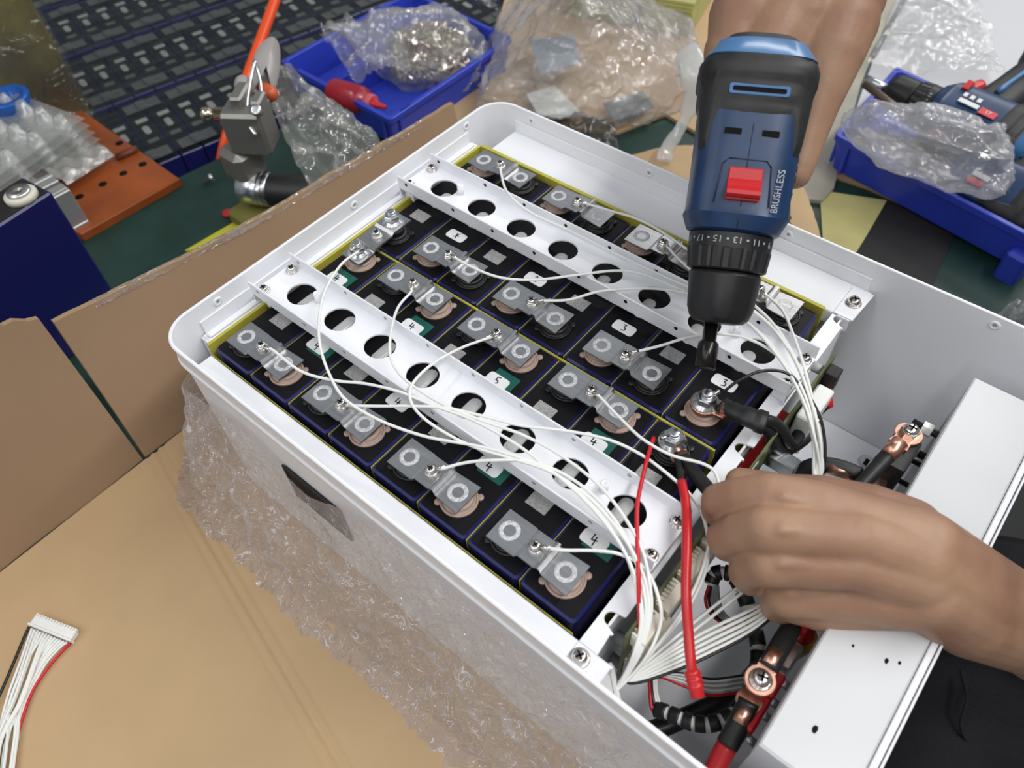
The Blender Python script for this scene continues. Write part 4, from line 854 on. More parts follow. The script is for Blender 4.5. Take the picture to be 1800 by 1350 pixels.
# ---------------------------------------------------------------- spare harness plug, lower left
t = thing('spare_harness', at(90, 1108, -150), 'unplugged white harness plug with white, red and black wires on the cardboard', 'wire harness')
qa, qb = at(52, 1101, -147), at(124, 1130, -147); ev = (qb-qa).normalized(); ew = V(-ev.y, ev.x, 0); Lh = (qb-qa).length
Mx = Matrix((ev, ew, V(0, 0, 1))).transposed(); cc = (qa+qb)*.5
mb = MB().box(cc+ew*1.0, (Lh+1.5, 1.6, 6), bevel=.3, M=Mx); mb.box(cc+ew*4.6, (Lh, 6, 4.6), bevel=.4, M=Mx)
for k in range(15): mb.box(cc+ev*((k-7)*Lh/15)+ew*6.6+V(0, 0, 1.4), (Lh/15*.55, 5, 2.4), M=Mx)
mb.build('plug', M_['nylon'], t)
for k in range(15):
    f = k/14; p = qa+(qb-qa)*f; m = M_['wireb'] if k == 0 else (M_['wirer'] if k == 14 else M_['wirew']); zz = -148.6+random.random()*3.5
    e = random.uniform(-10, 10) if k not in (0, 14) else 0
    if k == 14: L = [(112, 1142), (86, 1172), (60, 1210), (42, 1255), (30, 1300), (22, 1380)]
    elif k == 0: L = [(42, 1122), (24, 1165), (0, 1220), (-40, 1300)]
    else: L = [(46+f*62, 1120+f*22), (34+f*50+e*.6, 1160+f*14), (12+f*42+e, 1225+f*15), (-8+f*34-e, 1300), (-20+f*34-e, 1390)]
    MB().tube([p-ew*.5]+[at(u, v, zz) for u, v in L], 1.0, 7, n=6).build('wire', m, t, label='red edge wire' if k == 14 else 'black edge wire' if k == 0 else None)
# ---------------------------------------------------------------- left background
h = -14; R_, F_, B_ = at(90, 337, h), at(0, 395, h), at(43, 308, h); e1 = (F_-R_).normalized(); e2 = V(-e1.y, e1.x, 0); e2 = e2 if e2.dot(B_-R_) > 0 else -e2; tk = (B_-R_).dot(e2)
t = thing('large_cell', R_+e1*80+e2*tk/2+V(0, 0, -141), 'large navy wrapped cell with black top standing at the left edge', 'battery cell')
Mx = Matrix((e1, e2, V(0, 0, 1))).transposed(); cc = R_+e1*86+e2*tk/2
MB().box((cc.x, cc.y, (h-155)/2), (172, tk, h+155), M=Matrix((e1, e2, e1.cross(e2))).transposed(), bevel=1.6).build('cell_body', M_['cellblue'], t)
MB().box((cc.x, cc.y, h), (168, tk-4, .8), M=Matrix((e1, e2, e1.cross(e2))).transposed()).build('top_film', M_['blackp'], t)
tc_ = at(35, 341, h+4); MB().lathe(tc_-V(0, 0, 4), (0, 0, 1), [(0, 12.5), (4, 12.5), (5.5, 11), (5.5, 9)], 24).build('terminal_seat', M_['ivory'], t)
MB().lathe(tc_+V(0, 0, 2), (0, 0, 1), [(0, 9), (1.4, 9), (1.4, 1.4), (1, 1.2)], 22).build('terminal_pad', M_['alu'], t)
M_['orange'] = mat('orange_bakelite', (.30, .068, .012), .3, var=.2, vscale=20)
t = thing('jig_plate', at(230, 330, -155), 'orange bakelite jig plate lying at the left end of the green table', 'jig plate')
op = [at(u, v, -146) for u, v in ((121, 178), (316, 314), (142, 412), (-60, 300))]; MB().prism([(p.x, p.y) for p in op], -154.8, -146, bev=.8).build('plate', M_['orange'], t)
for u, v in ((115, 183), (210, 252), (251, 289), (217, 305), (181, 324), (140, 346)): MB().lathe(at(u, v, -146.2), (0, 0, 1), [(.1, 4.5), (.45, 4.5)], 14).build('hole', M_['dark_recess'], t)
p, q = at(205, 278, -144), at(240, 262, -144); MB().tube([p, q], 5, 4).build('slot', mat('dark_orange', (.14, .03, .012), .5), t)
al = thing('aluminium_profile', at(90, 330, -145), 'grey aluminium extrusion between the orange plate and the navy cell', 'extrusion')
pe = at(105, 318, -105); dv = (at(0, 372, -105)-pe).normalized(); Mx = Matrix((dv, V(-dv.y, dv.x, 0), V(0, 0, 1))).transposed()
mb = MB()
for oy, oz, sy, sz in ((-18, 0, 6, 40), (18, 0, 6, 40), (0, 0, 34, 6), (-9, 17, 12, 5), (9, 17, 12, 5), (0, -20, 44, 4)): mb.box(pe+Mx @ V(75, oy, oz-20), (150, sy, sz), M=Mx, bevel=.8)
mb.build('bar', mat('matt_aluminium', (.42, .42, .43), .4, .6), al)
M_['blister'] = film_mat('blister_plastic', haze=.42, gloss=.4, rough=.18, bump=.7, bscale=60, hcol=(.72, .74, .72), bdist=.004)
pz = at(150, 208, -92); d1 = (at(0, 308, -92)-pz); d2 = at(28, 165, -92)-pz; d1u = d1.normalized(); d2u = (d2 - d1u*d2.dot(d1u)).normalized()
for k in range(5):
    z = -92-k*9.5; off = d1u*(-1.5*k)
    def tray(a, b, z=z, off=off):
        x, y = a*d1.length*1.25, b*150; p = pz+off+d1u*x+d2u*y
        e = min(1, min(a, 1-a)*16, min(b, 1-b)*12); cell = max(0, cos((x-18)/34*2*pi))*max(0, cos((y-16)/30*2*pi))
        return V(p.x, p.y, z - 5*e + 15*min(1, cell*1.6)*e)
    MB().grid(tray, 60, 40).build('blister_tray', M_['blister'], label='clear blister tray with rows of cups, %s of the stack on the orange plate' % ('topmost', 'second', 'third', 'fourth', 'bottom')[k], cat='blister tray', group='stacked clear blister trays')
for k in range(3):
    p0 = at(196, 262, -118-k*10); d3 = (at(120, 310, -118-k*10)-p0)
    MB().grid(lambda a, b: p0 + d3*(a*1.1) + d2u*(b*60) + V(0, 0, 4*sin(a*18)*sin(b*9) - (8 if b < .05 or a < .03 else 0)), 30, 16).build('blister_tray', M_['blister'], label='small clear blister tray sticking out lower right of the tray stack, %s one' % ('upper', 'middle', 'lower')[k], cat='blister tray', group='small blister trays')
M_['khaki'] = mat('khaki_carton', (.21, .18, .04), .5, var=.6, vscale=9, vcol=(.05, .045, .018))
kc = at(163, 200, -155); t = thing('wrapped_carton', kc+V(-60, -110, 0), 'tall olive carton in shiny wrap standing in the far left corner', 'carton')
ka = radians(14); Mx = Matrix.Rotation(-ka*.9, 3, 'Z')
MB().box(kc+Mx @ V(-90, -130, 140), (180, 258, 600), M=Mx, bevel=3).build('body', M_['khaki'], t)
MB().grid(lambda a, b: kc + Mx @ V(2.5+2.5*noise.noise(V(a*9, b*14, 0))+1.6*noise.noise(V(a*30, b*44, 2)), -256*a+2, 600*b-160), 60, 90).build('wrap', M_['film_dark'], t)
MB().box(kc+Mx @ V(-.5, -25, -20), (3, 40, 50), M=Mx, bevel=1).build('blue_patch', M_['dblue2'], t)
t = thing('blue_cap', at(15, 176, -90), 'shiny blue plastic ring standing behind the blister trays at the left edge', 'cap')
pc = at(14, 176, -90); MB().lathe(pc-V(0, 0, 20), (0, 0, 1), [(0, 20), (18, 22), (24, 24), (26, 22), (26, 17), (14, 16)], 24).build('ring', mat('glossy_blue', (.01, .10, .42), .15), t)
# film-wrapped cells beyond the table edge
rd = V(.235, .972, 0).normalized(); nd = V(-rd.y, rd.x, 0); bs = at(288, 290, -163) - rd*32
Mx = Matrix((rd, nd, V(0, 0, 1))).transposed(); PW = 27.5; bk = None; lab_s = ('nearest', 'middle', 'farthest')
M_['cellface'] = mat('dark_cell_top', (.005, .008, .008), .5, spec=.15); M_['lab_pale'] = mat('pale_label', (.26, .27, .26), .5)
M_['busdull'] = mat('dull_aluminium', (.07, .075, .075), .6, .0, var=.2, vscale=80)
proto = None
NTH = ['first', 'second', 'third', 'fourth', 'fifth', 'sixth', 'seventh', 'eighth', 'ninth', 'tenth', 'eleventh', 'twelfth', 'thirteenth', 'fourteenth', 'fifteenth', 'sixteenth', 'seventeenth', 'eighteenth', 'nineteenth', 'twentieth', 'twenty-first']
for s_i in range(4):
    for k in range(21):
        o = bs + nd*(5+s_i*158+74) + rd*(PW*(k+.5)-(s_i == 3)*40) + V(0, 0, -95)
        lb = 'dark film-wrapped cell in the %s row of the background stack, %s from the left' % (('nearest', 'second', 'third', 'farthest')[s_i], NTH[k])
        if proto is None:
            t = thing('wrapped_cell', o, lb, 'battery cell', 'film-wrapped cells, nearest row'); proto = t
            MB().box(o+V(0, 0, 47.5), (PW-1, 148, 95), M=Mx, bevel=1.2).build('cell_body', M_['cellblue'], t)
            MB().box(o+V(0, 0, 95.1), (PW-3, 144, .6), M=Mx).build('top_film', M_['cellface'], t)
            MB().prism(rrect(8, 18, 3.8), 0, 1.6, M=Mx, o=o+V(0, 0, 95.4), bev=.6).build('vent', M_['lab_pale'], t)
            MB().box(o+nd*24+rd*2+V(0, 0, 95.6), (14, 8.5, .5), M=Mx).build('label', M_['lab_pale'], t)
            MB().box(o-nd*25-rd*1+V(0, 0, 95.6), (13, 8.5, .5), M=Mx).build('code_label', M_['busdull'], t)
        else:
            t = dup(proto, o, lb, 'film-wrapped cells, %s row' % ('nearest', 'second', 'third', 'farthest')[s_i])
bp = None
for s_i in range(4):
    for side in (-1, 1):
        for k in range(10):
            o = bs + nd*(5+s_i*158+74+side*55) + rd*(PW*(2*k+1+(side > 0))-(s_i == 3)*40) + V(0, 0, 1.5)
            lb = 'dull busbar at the %s end of the %s background cell row, %s from the left' % ('near' if side < 0 else 'far', ('nearest', 'second', 'third', 'farthest')[s_i], NTH[k])
            if bp is None:
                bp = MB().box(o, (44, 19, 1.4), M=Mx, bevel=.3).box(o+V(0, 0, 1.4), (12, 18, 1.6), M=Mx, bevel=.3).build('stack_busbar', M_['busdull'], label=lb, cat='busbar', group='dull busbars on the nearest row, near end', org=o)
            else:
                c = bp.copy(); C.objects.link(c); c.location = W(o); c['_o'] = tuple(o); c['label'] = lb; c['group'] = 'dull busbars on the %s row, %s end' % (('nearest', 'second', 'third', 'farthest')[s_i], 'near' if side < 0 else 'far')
def wrap_pt(a, b):
    p = bs + nd*(2+a*640) + rd*(-6+b*590); q = V(a*640, b*590, 0); s2 = V(q.x*.075, q.y*.007+q.x*.012, 0)
    return p + V(0, 0, 9+4.5*noise.noise(s2)+2.2*noise.noise(s2*3.1)+.8*noise.noise(V(q.x*.3, q.y*.02, 3)))
MB().grid(wrap_pt, 300, 60).build('stretch_wrap', film_mat('streaky_wrap', haze=.0, gloss=.2, rough=.06, bump=.8, bscale=16, hcol=(.8, .8, .85), bdist=.006), label='streaky clear wrap stretched over the background cells', cat='plastic film')
MB().prism([(q.x, q.y) for q in (bs+rd*-10, bs+rd*585, bs+rd*585+nd*650, bs-rd*10+nd*650)], -270, -246).build('pallet', mat('pallet_wood', (.25, .18, .1), .8), label='wooden pallet under the film-wrapped background cells', cat='pallet')
for k in range(9):
    p = bs + rd*(25+k*51) + nd*325; 
    if k % 3 == 0: MB().box(p+V(0, 0, -588), (60, 560, 636), M=Mx).build('pallet_block', M_['greyp'], label='grey stand under the background pallet, %s' % ('left', 'middle', 'right')[k//3], cat='stand')
# orange hose and the pneumatic tool
M_['hose'] = mat('orange_hose', (.85, .085, .012), .35)
MB().tube([at(382, 320, -190), at(400, 235, -140), at(440, 120, -100), at(487, -10, -60), at(530, -140, -10)], 6.2, 14, n=8).build('air_hose', M_['hose'], label='bright orange air hose running up behind the metal tool', cat='hose')
M_['cast'] = mat('grey_cast_metal', (.30, .29, .27), .4, .7, bump=.2, bscale=300); M_['paddle'] = mat('grey_paddle', (.36, .335, .32), .3)
tx, ty = -255, 172
t = thing('pneumatic_tool', (tx, ty, -155), 'grey pneumatic hand tool with paddle lever standing by the cardboard edge', 'tool')
MB().box((tx+6, ty+2, -146), (46, 54, 17), bevel=4).build('foot_pad', mat('olive_rubber', (.16, .15, .03), .6), t)
MB().lathe(at(425, 328, -118), at(520, 338, -118)-at(425, 328, -118), [(0, 15), (2, 17), (32, 17), (33, 16)], 20).build('motor_end', M_['zinc'], t)
MB().lathe(at(458, 331, -118), at(520, 338, -118)-at(425, 328, -118), [(0, 16.5), (3, 17.5), (5, 16.5), (8, 17.5), (11, 16.5), (60, 17), (64, 13)], 20).build('motor_barrel', M_['blackp'], t)
MB().box((tx-6, ty+8, -92), (34, 34, 34), bevel=6).build('neck', M_['cast'], t)
bl = at(440, 222, -55); MB().box(bl, (40, 34, 44), rz=.6, bevel=3).box(bl+V(-6, 4, 26), (12, 30, 16), rz=.6, bevel=2).box(bl+V(12, 10, 24), (10, 22, 14), rz=.6, bevel=2).build('valve_block', M_['cast'], t)
for u, v in ((449, 193), (457, 226), (423, 226)): MB().lathe(at(u, v, -26) if v < 200 else at(u, v, -52), (.5, -.5, .7), [(-8, 5), (0, 5), (.2, 3)], 14).build('cap_screw', M_['dark_recess'] if u == 423 else M_['zinc'], t)
MB().lathe(at(414, 202, -50), at(365, 200, -50)-at(414, 202, -50), [(0, 8), (10, 8), (11, 6.5), (20, 6.5), (21, 4), (24, 4), (25, 6), (32, 6), (34, 4)], 16).build('air_coupling', mat('nickel_coupling', (.75, .66, .52), .2, 1.0), t)
dpt = (bl-CAMPOS).dot(RZ)+12
pts = [ad(440, 172, dpt-14), ad(441, 130, dpt-10), ad(450, 90, dpt-4), ad(474, 68, dpt), ad(489, 82, dpt+4), ad(490, 125, dpt+2), ad(478, 172, dpt-8)]
c_ = sum(pts, V(0, 0, 0))/7; vsP = spline(pts, 5); mb = MB(); n = len(vsP); nn = (pts[3]-pts[0]).cross(pts[5]-pts[0]).normalized()*4
mb.add([p-nn for p in vsP]+[c_-nn*1.2]+[p+nn for p in vsP]+[c_+nn*1.5], [(k+1, k, n) for k in range(n-1)]+[(n+1+k, n+2+k, 2*n+1) for k in range(n-1)]+[(k, k+1, n+2+k, n+1+k) for k in range(n-1)]+[(n-1, 0, n+1, 2*n)], 0, True); mb.build('paddle_lever', M_['paddle'], t)
MB().sphere(ad(470, 162, dpt-4), 11, sc=(1.2, .8, .8)).build('orange_insert', mat('orange_insert', (.55, .10, .03), .4), t); MB().sphere(ad(429, 152, dpt-14), 9, sc=(1, 1, 1.2)).build('thumb_lever', M_['paddle'], t)
MB().tube([ad(448, 106, dpt-24), ad(440, 145, dpt-26), ad(434, 185, dpt-28), ad(436, 215, dpt-30), ad(450, 238, dpt-30)], 1.8, 8, n=6).tube([ad(448, 106, dpt-24), ad(457, 140, dpt-20), ad(461, 190, dpt-22)], 1.6, 8, n=6).build('wire_bail', mat('chrome_wire', (.85, .85, .87), .08, 1.0), t)
def sheet_pt(cs, a, b, am, sc, seed=0):
    p = cs[0]*((1-a)*(1-b))+cs[1]*(a*(1-b))+cs[2]*(a*b)+cs[3]*((1-a)*b); q = V(p.x, p.y, seed)
    return p + V(0, 0, am*(ridge(q, sc)-.5) + am*.5*noise.noise(q*sc*2.6) + am*.25*ridge(q, sc*5)) + V(am*.4*noise.noise(q*sc*1.7+V(5, 0, 0)), am*.4*noise.noise(q*sc*1.7+V(0, 7, 0)), 0)
cs = [at(450, 135, -52), at(585, 190, -98), at(715, 285, -100), at(575, 385, -78)]
MB().grid(lambda a, b: sheet_pt(cs, a, b, 17*(.4+.6*sin(pi*min(1, b*1.1))), .03, 3)+V(0, 0, 28*sin(pi*a)*(1-b)), 110, 80).build('film_scrap', M_['bag'], label='crumpled clear film clinging to the pneumatic tool beside the left blue bin', cat='plastic film')
t = thing('red_cap', at(402, 377, -155), 'small red plastic cap lying on the green table by the tool', 'cap'); MB().lathe(at(402, 377, -155), (0, 0, 1), [(0, 6), (3, 6), (3.6, 5)], 16).build('cap', M_['redp'], t)
t = thing('loose_screw', at(356, 320, -152), 'tiny loose screw lying on the green table near the orange plate', 'screw'); MB().lathe(at(356, 322, -152), (.4, .8, .3), [(0, 2), (10, 2), (10, 5), (13, 4.6)], 12).build('screw_body', M_['zinc'], t)
yp = [at(u, v, -153) for u, v in ((325, 440), (432, 378), (470, 372), (380, 440))]; MB().prism([(p.x, p.y) for p in yp], -154.9, -153).build('yellow_card', mat('yellow_card', (.50, .47, .02), .5), label='yellow card lying on the table behind the cardboard panel', cat='card')
# ---------------------------------------------------------------- sheets and boards on the table
def flat(name, px, z, th, m, label, cat):
    p = [at(u, v, z) for u, v in px]; return MB().prism([(q.x, q.y) for q in p], z-th, z, bev=min(.3, th*.3)).build(name, m, label=label, cat=cat)
flat('cardboard_sheet', [(600, 330), (690, 262), (850, 120), (905, -60), (1300, -60), (1275, 225), (1235, 238), (1170, 200), (1085, 232), (1000, 225), (850, 190), (730, 300)], -150.5, 4, M_['card'], 'kraft cardboard sheet under the left blue bin and the yellow stack', 'cardboard')
flat('white_board', [(1600, -60), (1512, 150), (1466, 330), (1446, 352), (1360, 345), (1380, 100), (1480, -60)], -150, 4.5, mat('ivory_board', (.34, .32, .26), .6, var=.12, vscale=20), 'ivory board edge lying between the drill hand and the right blue bin', 'board')
flat('white_sheet', [(1600, -80), (1505, 190), (1800, 330), (1960, 330), (1900, -80)], -153.6, 1.2, mat('white_sheet', (.50, .50, .53), .5), 'large white sheet under the right blue bin at the top right', 'sheet')
flat('foam_strip', [(1594, -20), (1585, 0), (1545, 70), (1528, 98), (1540, 98), (1560, 60), (1592, 0), (1604, -20)], -149, 5, mat('grey_foam', (.10, .10, .11), .8), 'narrow dark grey foam strip along the edge of the ivory board', 'foam strip')
flat('cream_paper', [(1441, 334), (1559, 352), (1486, 480), (1452, 480), (1446, 420)], -153.2, 1.6, mat('cream_paper', (.52, .47, .19), .6, var=.06, vscale=30), 'pale yellow paper sheet lying behind the white case', 'paper')
flat('black_sheet', [(1562, 352), (1684, 400), (1622, 540), (1470, 500)], -152.6, 2.0, mat('black_foam_sheet', (.012, .011, .012), .7, bump=.3, bscale=500), 'black foam sheet lying in front of the right blue bin', 'foam sheet')
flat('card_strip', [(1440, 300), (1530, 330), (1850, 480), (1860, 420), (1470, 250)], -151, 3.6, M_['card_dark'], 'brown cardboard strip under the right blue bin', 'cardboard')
def scrap(px, z, am, label, seed):
    cs = [at(u, v, z) for u, v in px]; mb = MB(); nn = 26; f = lambda a, b: cs[0]*((1-a)*(1-b))+cs[1]*(a*(1-b))+cs[2]*(a*b)+cs[3]*((1-a)*b)
    def top(a, b):
        q = f(a, b); e = 1.5 if min(a, b, 1-a, 1-b) < .02 else 0
        return q + V(e*noise.noise(V(a*30, b*30, seed)), e*noise.noise(V(b*30, a*30, seed+2)), am*noise.noise(V(q.x*.02, q.y*.02, seed)))*1.0
    mb.grid(top, nn, nn); mb.grid(lambda a, b: top(a, b)-V(0, 0, 3.2), nn, nn, 1)
    ring = [(k/nn, 0) for k in range(nn)]+[(1, k/nn) for k in range(nn)]+[(1-k/nn, 1) for k in range(nn)]+[(0, 1-k/nn) for k in range(nn)]
    vs = [top(a, b) for a, b in ring]+[top(a, b)-V(0, 0, 3.2) for a, b in ring]; n = len(ring)
    mb.add(vs, [(k, (k+1) % n, n+(k+1) % n, n+k) for k in range(n)], 1); return mb.build('cardboard_scrap', [M_['card'], M_['card_edge']], label=label, cat='cardboard')
scrap([(1105, 268), (1240, 255), (1262, 420), (1130, 350)], -143, 8, 'torn kraft cardboard scrap behind the middle of the white case', 3)
scrap([(1384, 314), (1404, 305), (1452, 440), (1395, 440)], -120, 6, 'cardboard scrap standing between the white case and the pale yellow paper', 8)
# ---------------------------------------------------------------- blue bins
def bin_(P4, zb, zr, label, lipw=5, divider=None):
    cx = sum((p for p in P4), V(0, 0, 0))/4; t = thing('parts_bin', V(cx.x, cx.y, zb), label, 'bin')
    def ringpts(ins, z, tap=0.0):
        n = 4; out = []
        for i in range(4):
            p, q, r = P4[i-1], P4[i], P4[(i+1) % 4]; e1 = (q-p).normalized(); e2 = (r-q).normalized(); nn = V(-(e1.y+e2.y), e1.x+e2.x, 0)
            k = nn.length; nn.normalize(); dd = (ins+tap)/max(.3, nn.dot(V(-e1.y, e1.x, 0))); base = q+nn*dd
            a_ = base - e1*6; b_ = base + e2*6
            for j in range(5):
                f = j/4; out.append(a_*((1-f)**2)+base*(2*f*(1-f))+b_*(f*f))
        return [V(p.x, p.y, z) for p in out]
    H = zr-zb
    R = [ringpts(0, zb, 4), ringpts(0, zr-7, .6), ringpts(-2.5, zr-6.5), ringpts(-2.5, zr-.6), ringpts(-1.8, zr), ringpts(2.6, zr), ringpts(3.2, zr-.8), ringpts(3.2, zb+2.6, 4)]
    n = len(R[0]); mb = MB(); vs = [p for r in R for p in r]
    mb.add(vs, [(i*n+k, i*n+(k+1) % n, (i+1)*n+(k+1) % n, (i+1)*n+k) for i in range(len(R)-1) for k in range(n)] + [tuple(reversed(range(n))), tuple((len(R)-1)*n+k for k in range(n))])
    smooth_by_angle(mb.build('tub', M_['bin'], t), 30)
    for i in range(4):
        p, q = P4[i], P4[(i+1) % 4]; e = (q-p).normalized(); nn = V(-e.y, e.x, 0); L = (q-p).length
        for f in (.07, .93): MB().box(V(0, 0, (zb+zr)/2-3)+p+(q-p)*f-nn*.2, (4, 3, H-8), M=Matrix((e, nn, V(0, 0, 1))).transposed(), bevel=.6).build('rib', M_['bin'], t)
        MB().box(V(0, 0, zr+.2)+p+(q-p)*.12+nn*.6, (16, 2.0, .6), M=Matrix((e, nn, V(0, 0, 1))).transposed()).build('rim_slot', mat('bin_slot', (.006, .012, .16), .5) if 'bin_slot' not in bpy.data.materials else bpy.data.materials['bin_slot'], t)
    return t
z1 = -112
b1 = [V(-408, 345, 0), V(-219, 338, 0), V(-222, 545, 0), V(-405, 560, 0)]
tb = bin_(b1, -150.4, z1, 'blue plastic parts bin holding the bag of screws and the red bottle')
p, q = at(590, 125, -125), at(655, 160, -125); MB().box((-330, 420, -133), (3, 150, 30)).build('divider', M_['bin'], tb); MB().box((-300, 492, -133), (150, 3, 30)).build('divider', M_['bin'], tb)
z2 = -110
FL, FR, BL = at(1472, 236, z2), at(1806, 410, z2), at(1577, 120, z2); BR = BL + (FR-FL)*1.08
FRx = FL+(FR-FL)*1.12
tb2 = bin_([V(p.x, p.y, 0) for p in (FL, FRx, BR, BL)], -149.4, z2, 'blue plastic parts bin holding two cordless drills and a bag, right side')
MB().box(at(1782, 470, -146)+V(0, 0, 4), (20, 26, 34), rz=-.2, bevel=3).build('foot', M_['bin'], tb2)
# ---------------------------------------------------------------- bag of screws, red bottle
def bag_blob(name, c, rad, label, m=None, am=.16, seed=0, nu=90, nv=60, sc=1.5, cat='plastic bag', neck=None, drape=0):
    c = Vector(c); neck = Vector(neck) if neck is not None else None
    def f(a, b):
        th = 2*pi*a; ph = pi*b; d = V(sin(ph)*cos(th), sin(ph)*sin(th), cos(ph))
        k = 1 + am*(ridge(d+V(seed, 0, 0), sc)-.5) + am*.5*noise.noise(d*sc*2.5+V(0, seed, 0)) + am*.07*ridge(d, sc*5)
        p = V(d.x*rad[0], d.y*rad[1], d.z*rad[2])*k
        if d.z < -.3: p.z = max(p.z, -rad[2]*.45)
        if neck is not None:
            w = max(0, d.dot((neck-c).normalized()))**4; p = p*(1-w) + (neck-c)*w + V(18*noise.noise(d*5), 18*noise.noise(d*5+V(3, 0, 0)), 0)*w
        return c+p
    return MB().grid(f, nu, nv).build(name, m or M_['bag'], label=label, cat=cat)
def screw_pile(name, c, rad, n, label, m, size=1.0, zmin=-1.0):
    mb = MB(); c = Vector(c)
    for k in range(n):
        d = V(random.gauss(0, 1), random.gauss(0, 1), abs(random.gauss(0, .8))).normalized(); r = random.uniform(.55, 1)
        p = c + V(d.x*rad[0]*r, d.y*rad[1]*r, d.z*rad[2]*r); a = V(random.gauss(0, 1), random.gauss(0, 1), random.gauss(0, .7)).normalized()
        mb.lathe(p, a, [(0, 3.6*size), (1.9*size, 3.4*size), (2.6*size, 2.2*size), (2.7*size, 1.5*size), (9*size, 1.5*size)], 7, smooth=False)
    return mb.build(name, m, label=label, cat='screws', kind='stuff')
ps = at(775, 95, -118); M_['screwm'] = mat('warm_nickel', (.66, .58, .50), .22, 1.0)
ps = ps+V(-22, 4, 0)
screw_pile('screw_pile', ps+V(0, 0, -22), (62, 48, 46), 900, 'heap of small nickel screws inside the clear bag in the blue bin', M_['screwm'], 1.0)
MB().sphere(ps+V(0, 0, -24), 40, 20, 10, sc=(1.35, 1.05, .9)).build('screw_core', M_['screwm'], label='packed screws in the middle of the clear bag', cat='screws', kind='stuff')
bag_blob('screw_bag', ps+V(-4, 0, -8), (76, 58, 50), 'clear plastic bag full of small screws lying in the left blue bin', seed=3, am=.2, neck=at(575, 40, -65))
cs2 = [at(560, 42, -70), at(700, 15, -55), at(720, 110, -62), at(618, 130, -90)]
MB().grid(lambda a, b: sheet_pt(cs2, a, b, 12, .03, 11), 60, 40).build('bag_mouth', M_['bag'], label='open crumpled mouth of the clear screw bag', cat='plastic bag')
M_['redtr'] = mat('red_bottle_plastic', (.36, .012, .03), .3, coat=.3)
ra, rb_ = at(583, 160, -121), at(668, 186, -118); t = thing('glue_bottle', (ra+rb_)*.5-V(0, 0, 14), 'small red squeeze bottle lying at the front corner of the left blue bin', 'bottle')
dd = (rb_-ra); L = dd.length; sm = L/100*1.0
MB().lathe(ra, dd, [(0, 9), (2, 14), (6, 15.5), (L*.60, 15.5), (L*.68, 14), (L*.72, 9), (L*.74, 8.5)], 22, up=(0, 0, 1)).build('bottle_body', M_['redtr'], t)
MB().lathe(ra+dd*.72, dd, [(0, 8.5), (1, 10), (L*.14, 10), (L*.15, 8)], 20).build('collar', mat('pink_red_plastic', (.55, .10, .12), .35), t)
MB().lathe(ra+dd*.86, dd, [(0, 7), (L*.05, 6), (L*.08, 4), (L*.24, 2.6), (L*.25, 2.4), (L*.25, .4)], 16).build('nozzle', M_['redp'], t)
vs, fs = text_geo('---', 5); 
# ---------------------------------------------------------------- big clear bag in the middle
ap = at(1010, -30, 10); basep = [at(*q, -150) for q in ((845, 195), (930, 208), (1010, 214), (1090, 220), (1160, 205), (1228, 170), (1215, 60), (1080, -20), (960, -30), (880, 60))]
nb = len(basep); bc = sum(basep, V(0, 0, 0))/nb
def big(a, b):
    k = a*nb; i = int(k) % nb; f = k-int(k); p = basep[i]*(1-f)+basep[(i+1) % nb]*f
    g = b; top = ap + V(14*cos(2*pi*a), 14*sin(2*pi*a), 0)
    q = p*(1-g)+top*g; bul = (q-(bc*(1-g)+ap*g)); bul.z = 0; q = q + bul*.35*sin(pi*min(1, g*1.3))*(1-g)
    w = V(q.x, q.y, q.z); q = q + V(9*noise.noise(w*.03), 9*noise.noise(w*.03+V(8, 0, 0)), 7*noise.noise(w*.035+V(0, 5, 0))) + bul.normalized()*(4.5*ridge(w, .045)+1.6*ridge(w, .14))
    q.z = max(q.z, -149.5); return q
MB().grid(big, 180, 80).build('plastic_bag', M_['bagwhite'], label='large clear plastic bag slumped in the middle behind the white case', cat='plastic bag')
pt = [at(1190, 95, -70), at(1218, 112, -60), at(1228, 160, -90), at(1210, 190, -100)]
MB().tube([at(1196, 130, -80), at(1205, 90, -55), at(1222, 130, -60), at(1215, 180, -90), at(1196, 225, -115), at(1172, 262, -130), at(1168, 282, -138)], [9, 13, 14, 9, 6, 7, 9], 12, n=8, flat=.35).build('bag_tail', film_mat('bag_knot', haze=.45, gloss=.3, rough=.2, bump=.8, bscale=30, hcol=(.9, .92, .92)), label='twisted white tail of a clear plastic bag hanging beside the drill', cat='plastic bag')
def card_in(px, z, m, label, nm='paper_piece'):
    p = [at(u, v, z) for u, v in px]; return MB().prism([(q.x, q.y) for q in p], z-1.5, z).build(nm, m, label=label, cat='paper')
card_in([(925, 165), (975, 150), (1020, 195), (985, 208), (945, 200)], -140, mat('white_paper', (.72, .72, .66), .6), 'white paper piece inside the large clear bag')
card_in([(1060, 180), (1130, 160), (1150, 188), (1080, 212)], -138, mat('grey_pad', (.16, .17, .17), .6), 'dark grey pad inside the large clear bag')
card_in([(930, 70), (1010, 60), (1020, 110), (950, 130)], -120, mat('blue_grey_pad', (.22, .27, .31), .6), 'blue grey pad inside the large clear bag, upper part')
cs3 = [at(960, 205, -146), at(1070, 205, -140), at(1105, 290, -146), at(1010, 250, -148)]
MB().grid(lambda a, b: sheet_pt(cs3, a, b, 10, .04, 21)+V(0, 0, 12*sin(pi*a)*sin(pi*b)), 40, 30).build('grey_film', film_mat('smoky_film', haze=.55, gloss=.3, rough=.2, bump=.6, bscale=25, hcol=(.10, .10, .09)), label='smoky grey film scrap between the clear bag and the back rim', cat='plastic film')
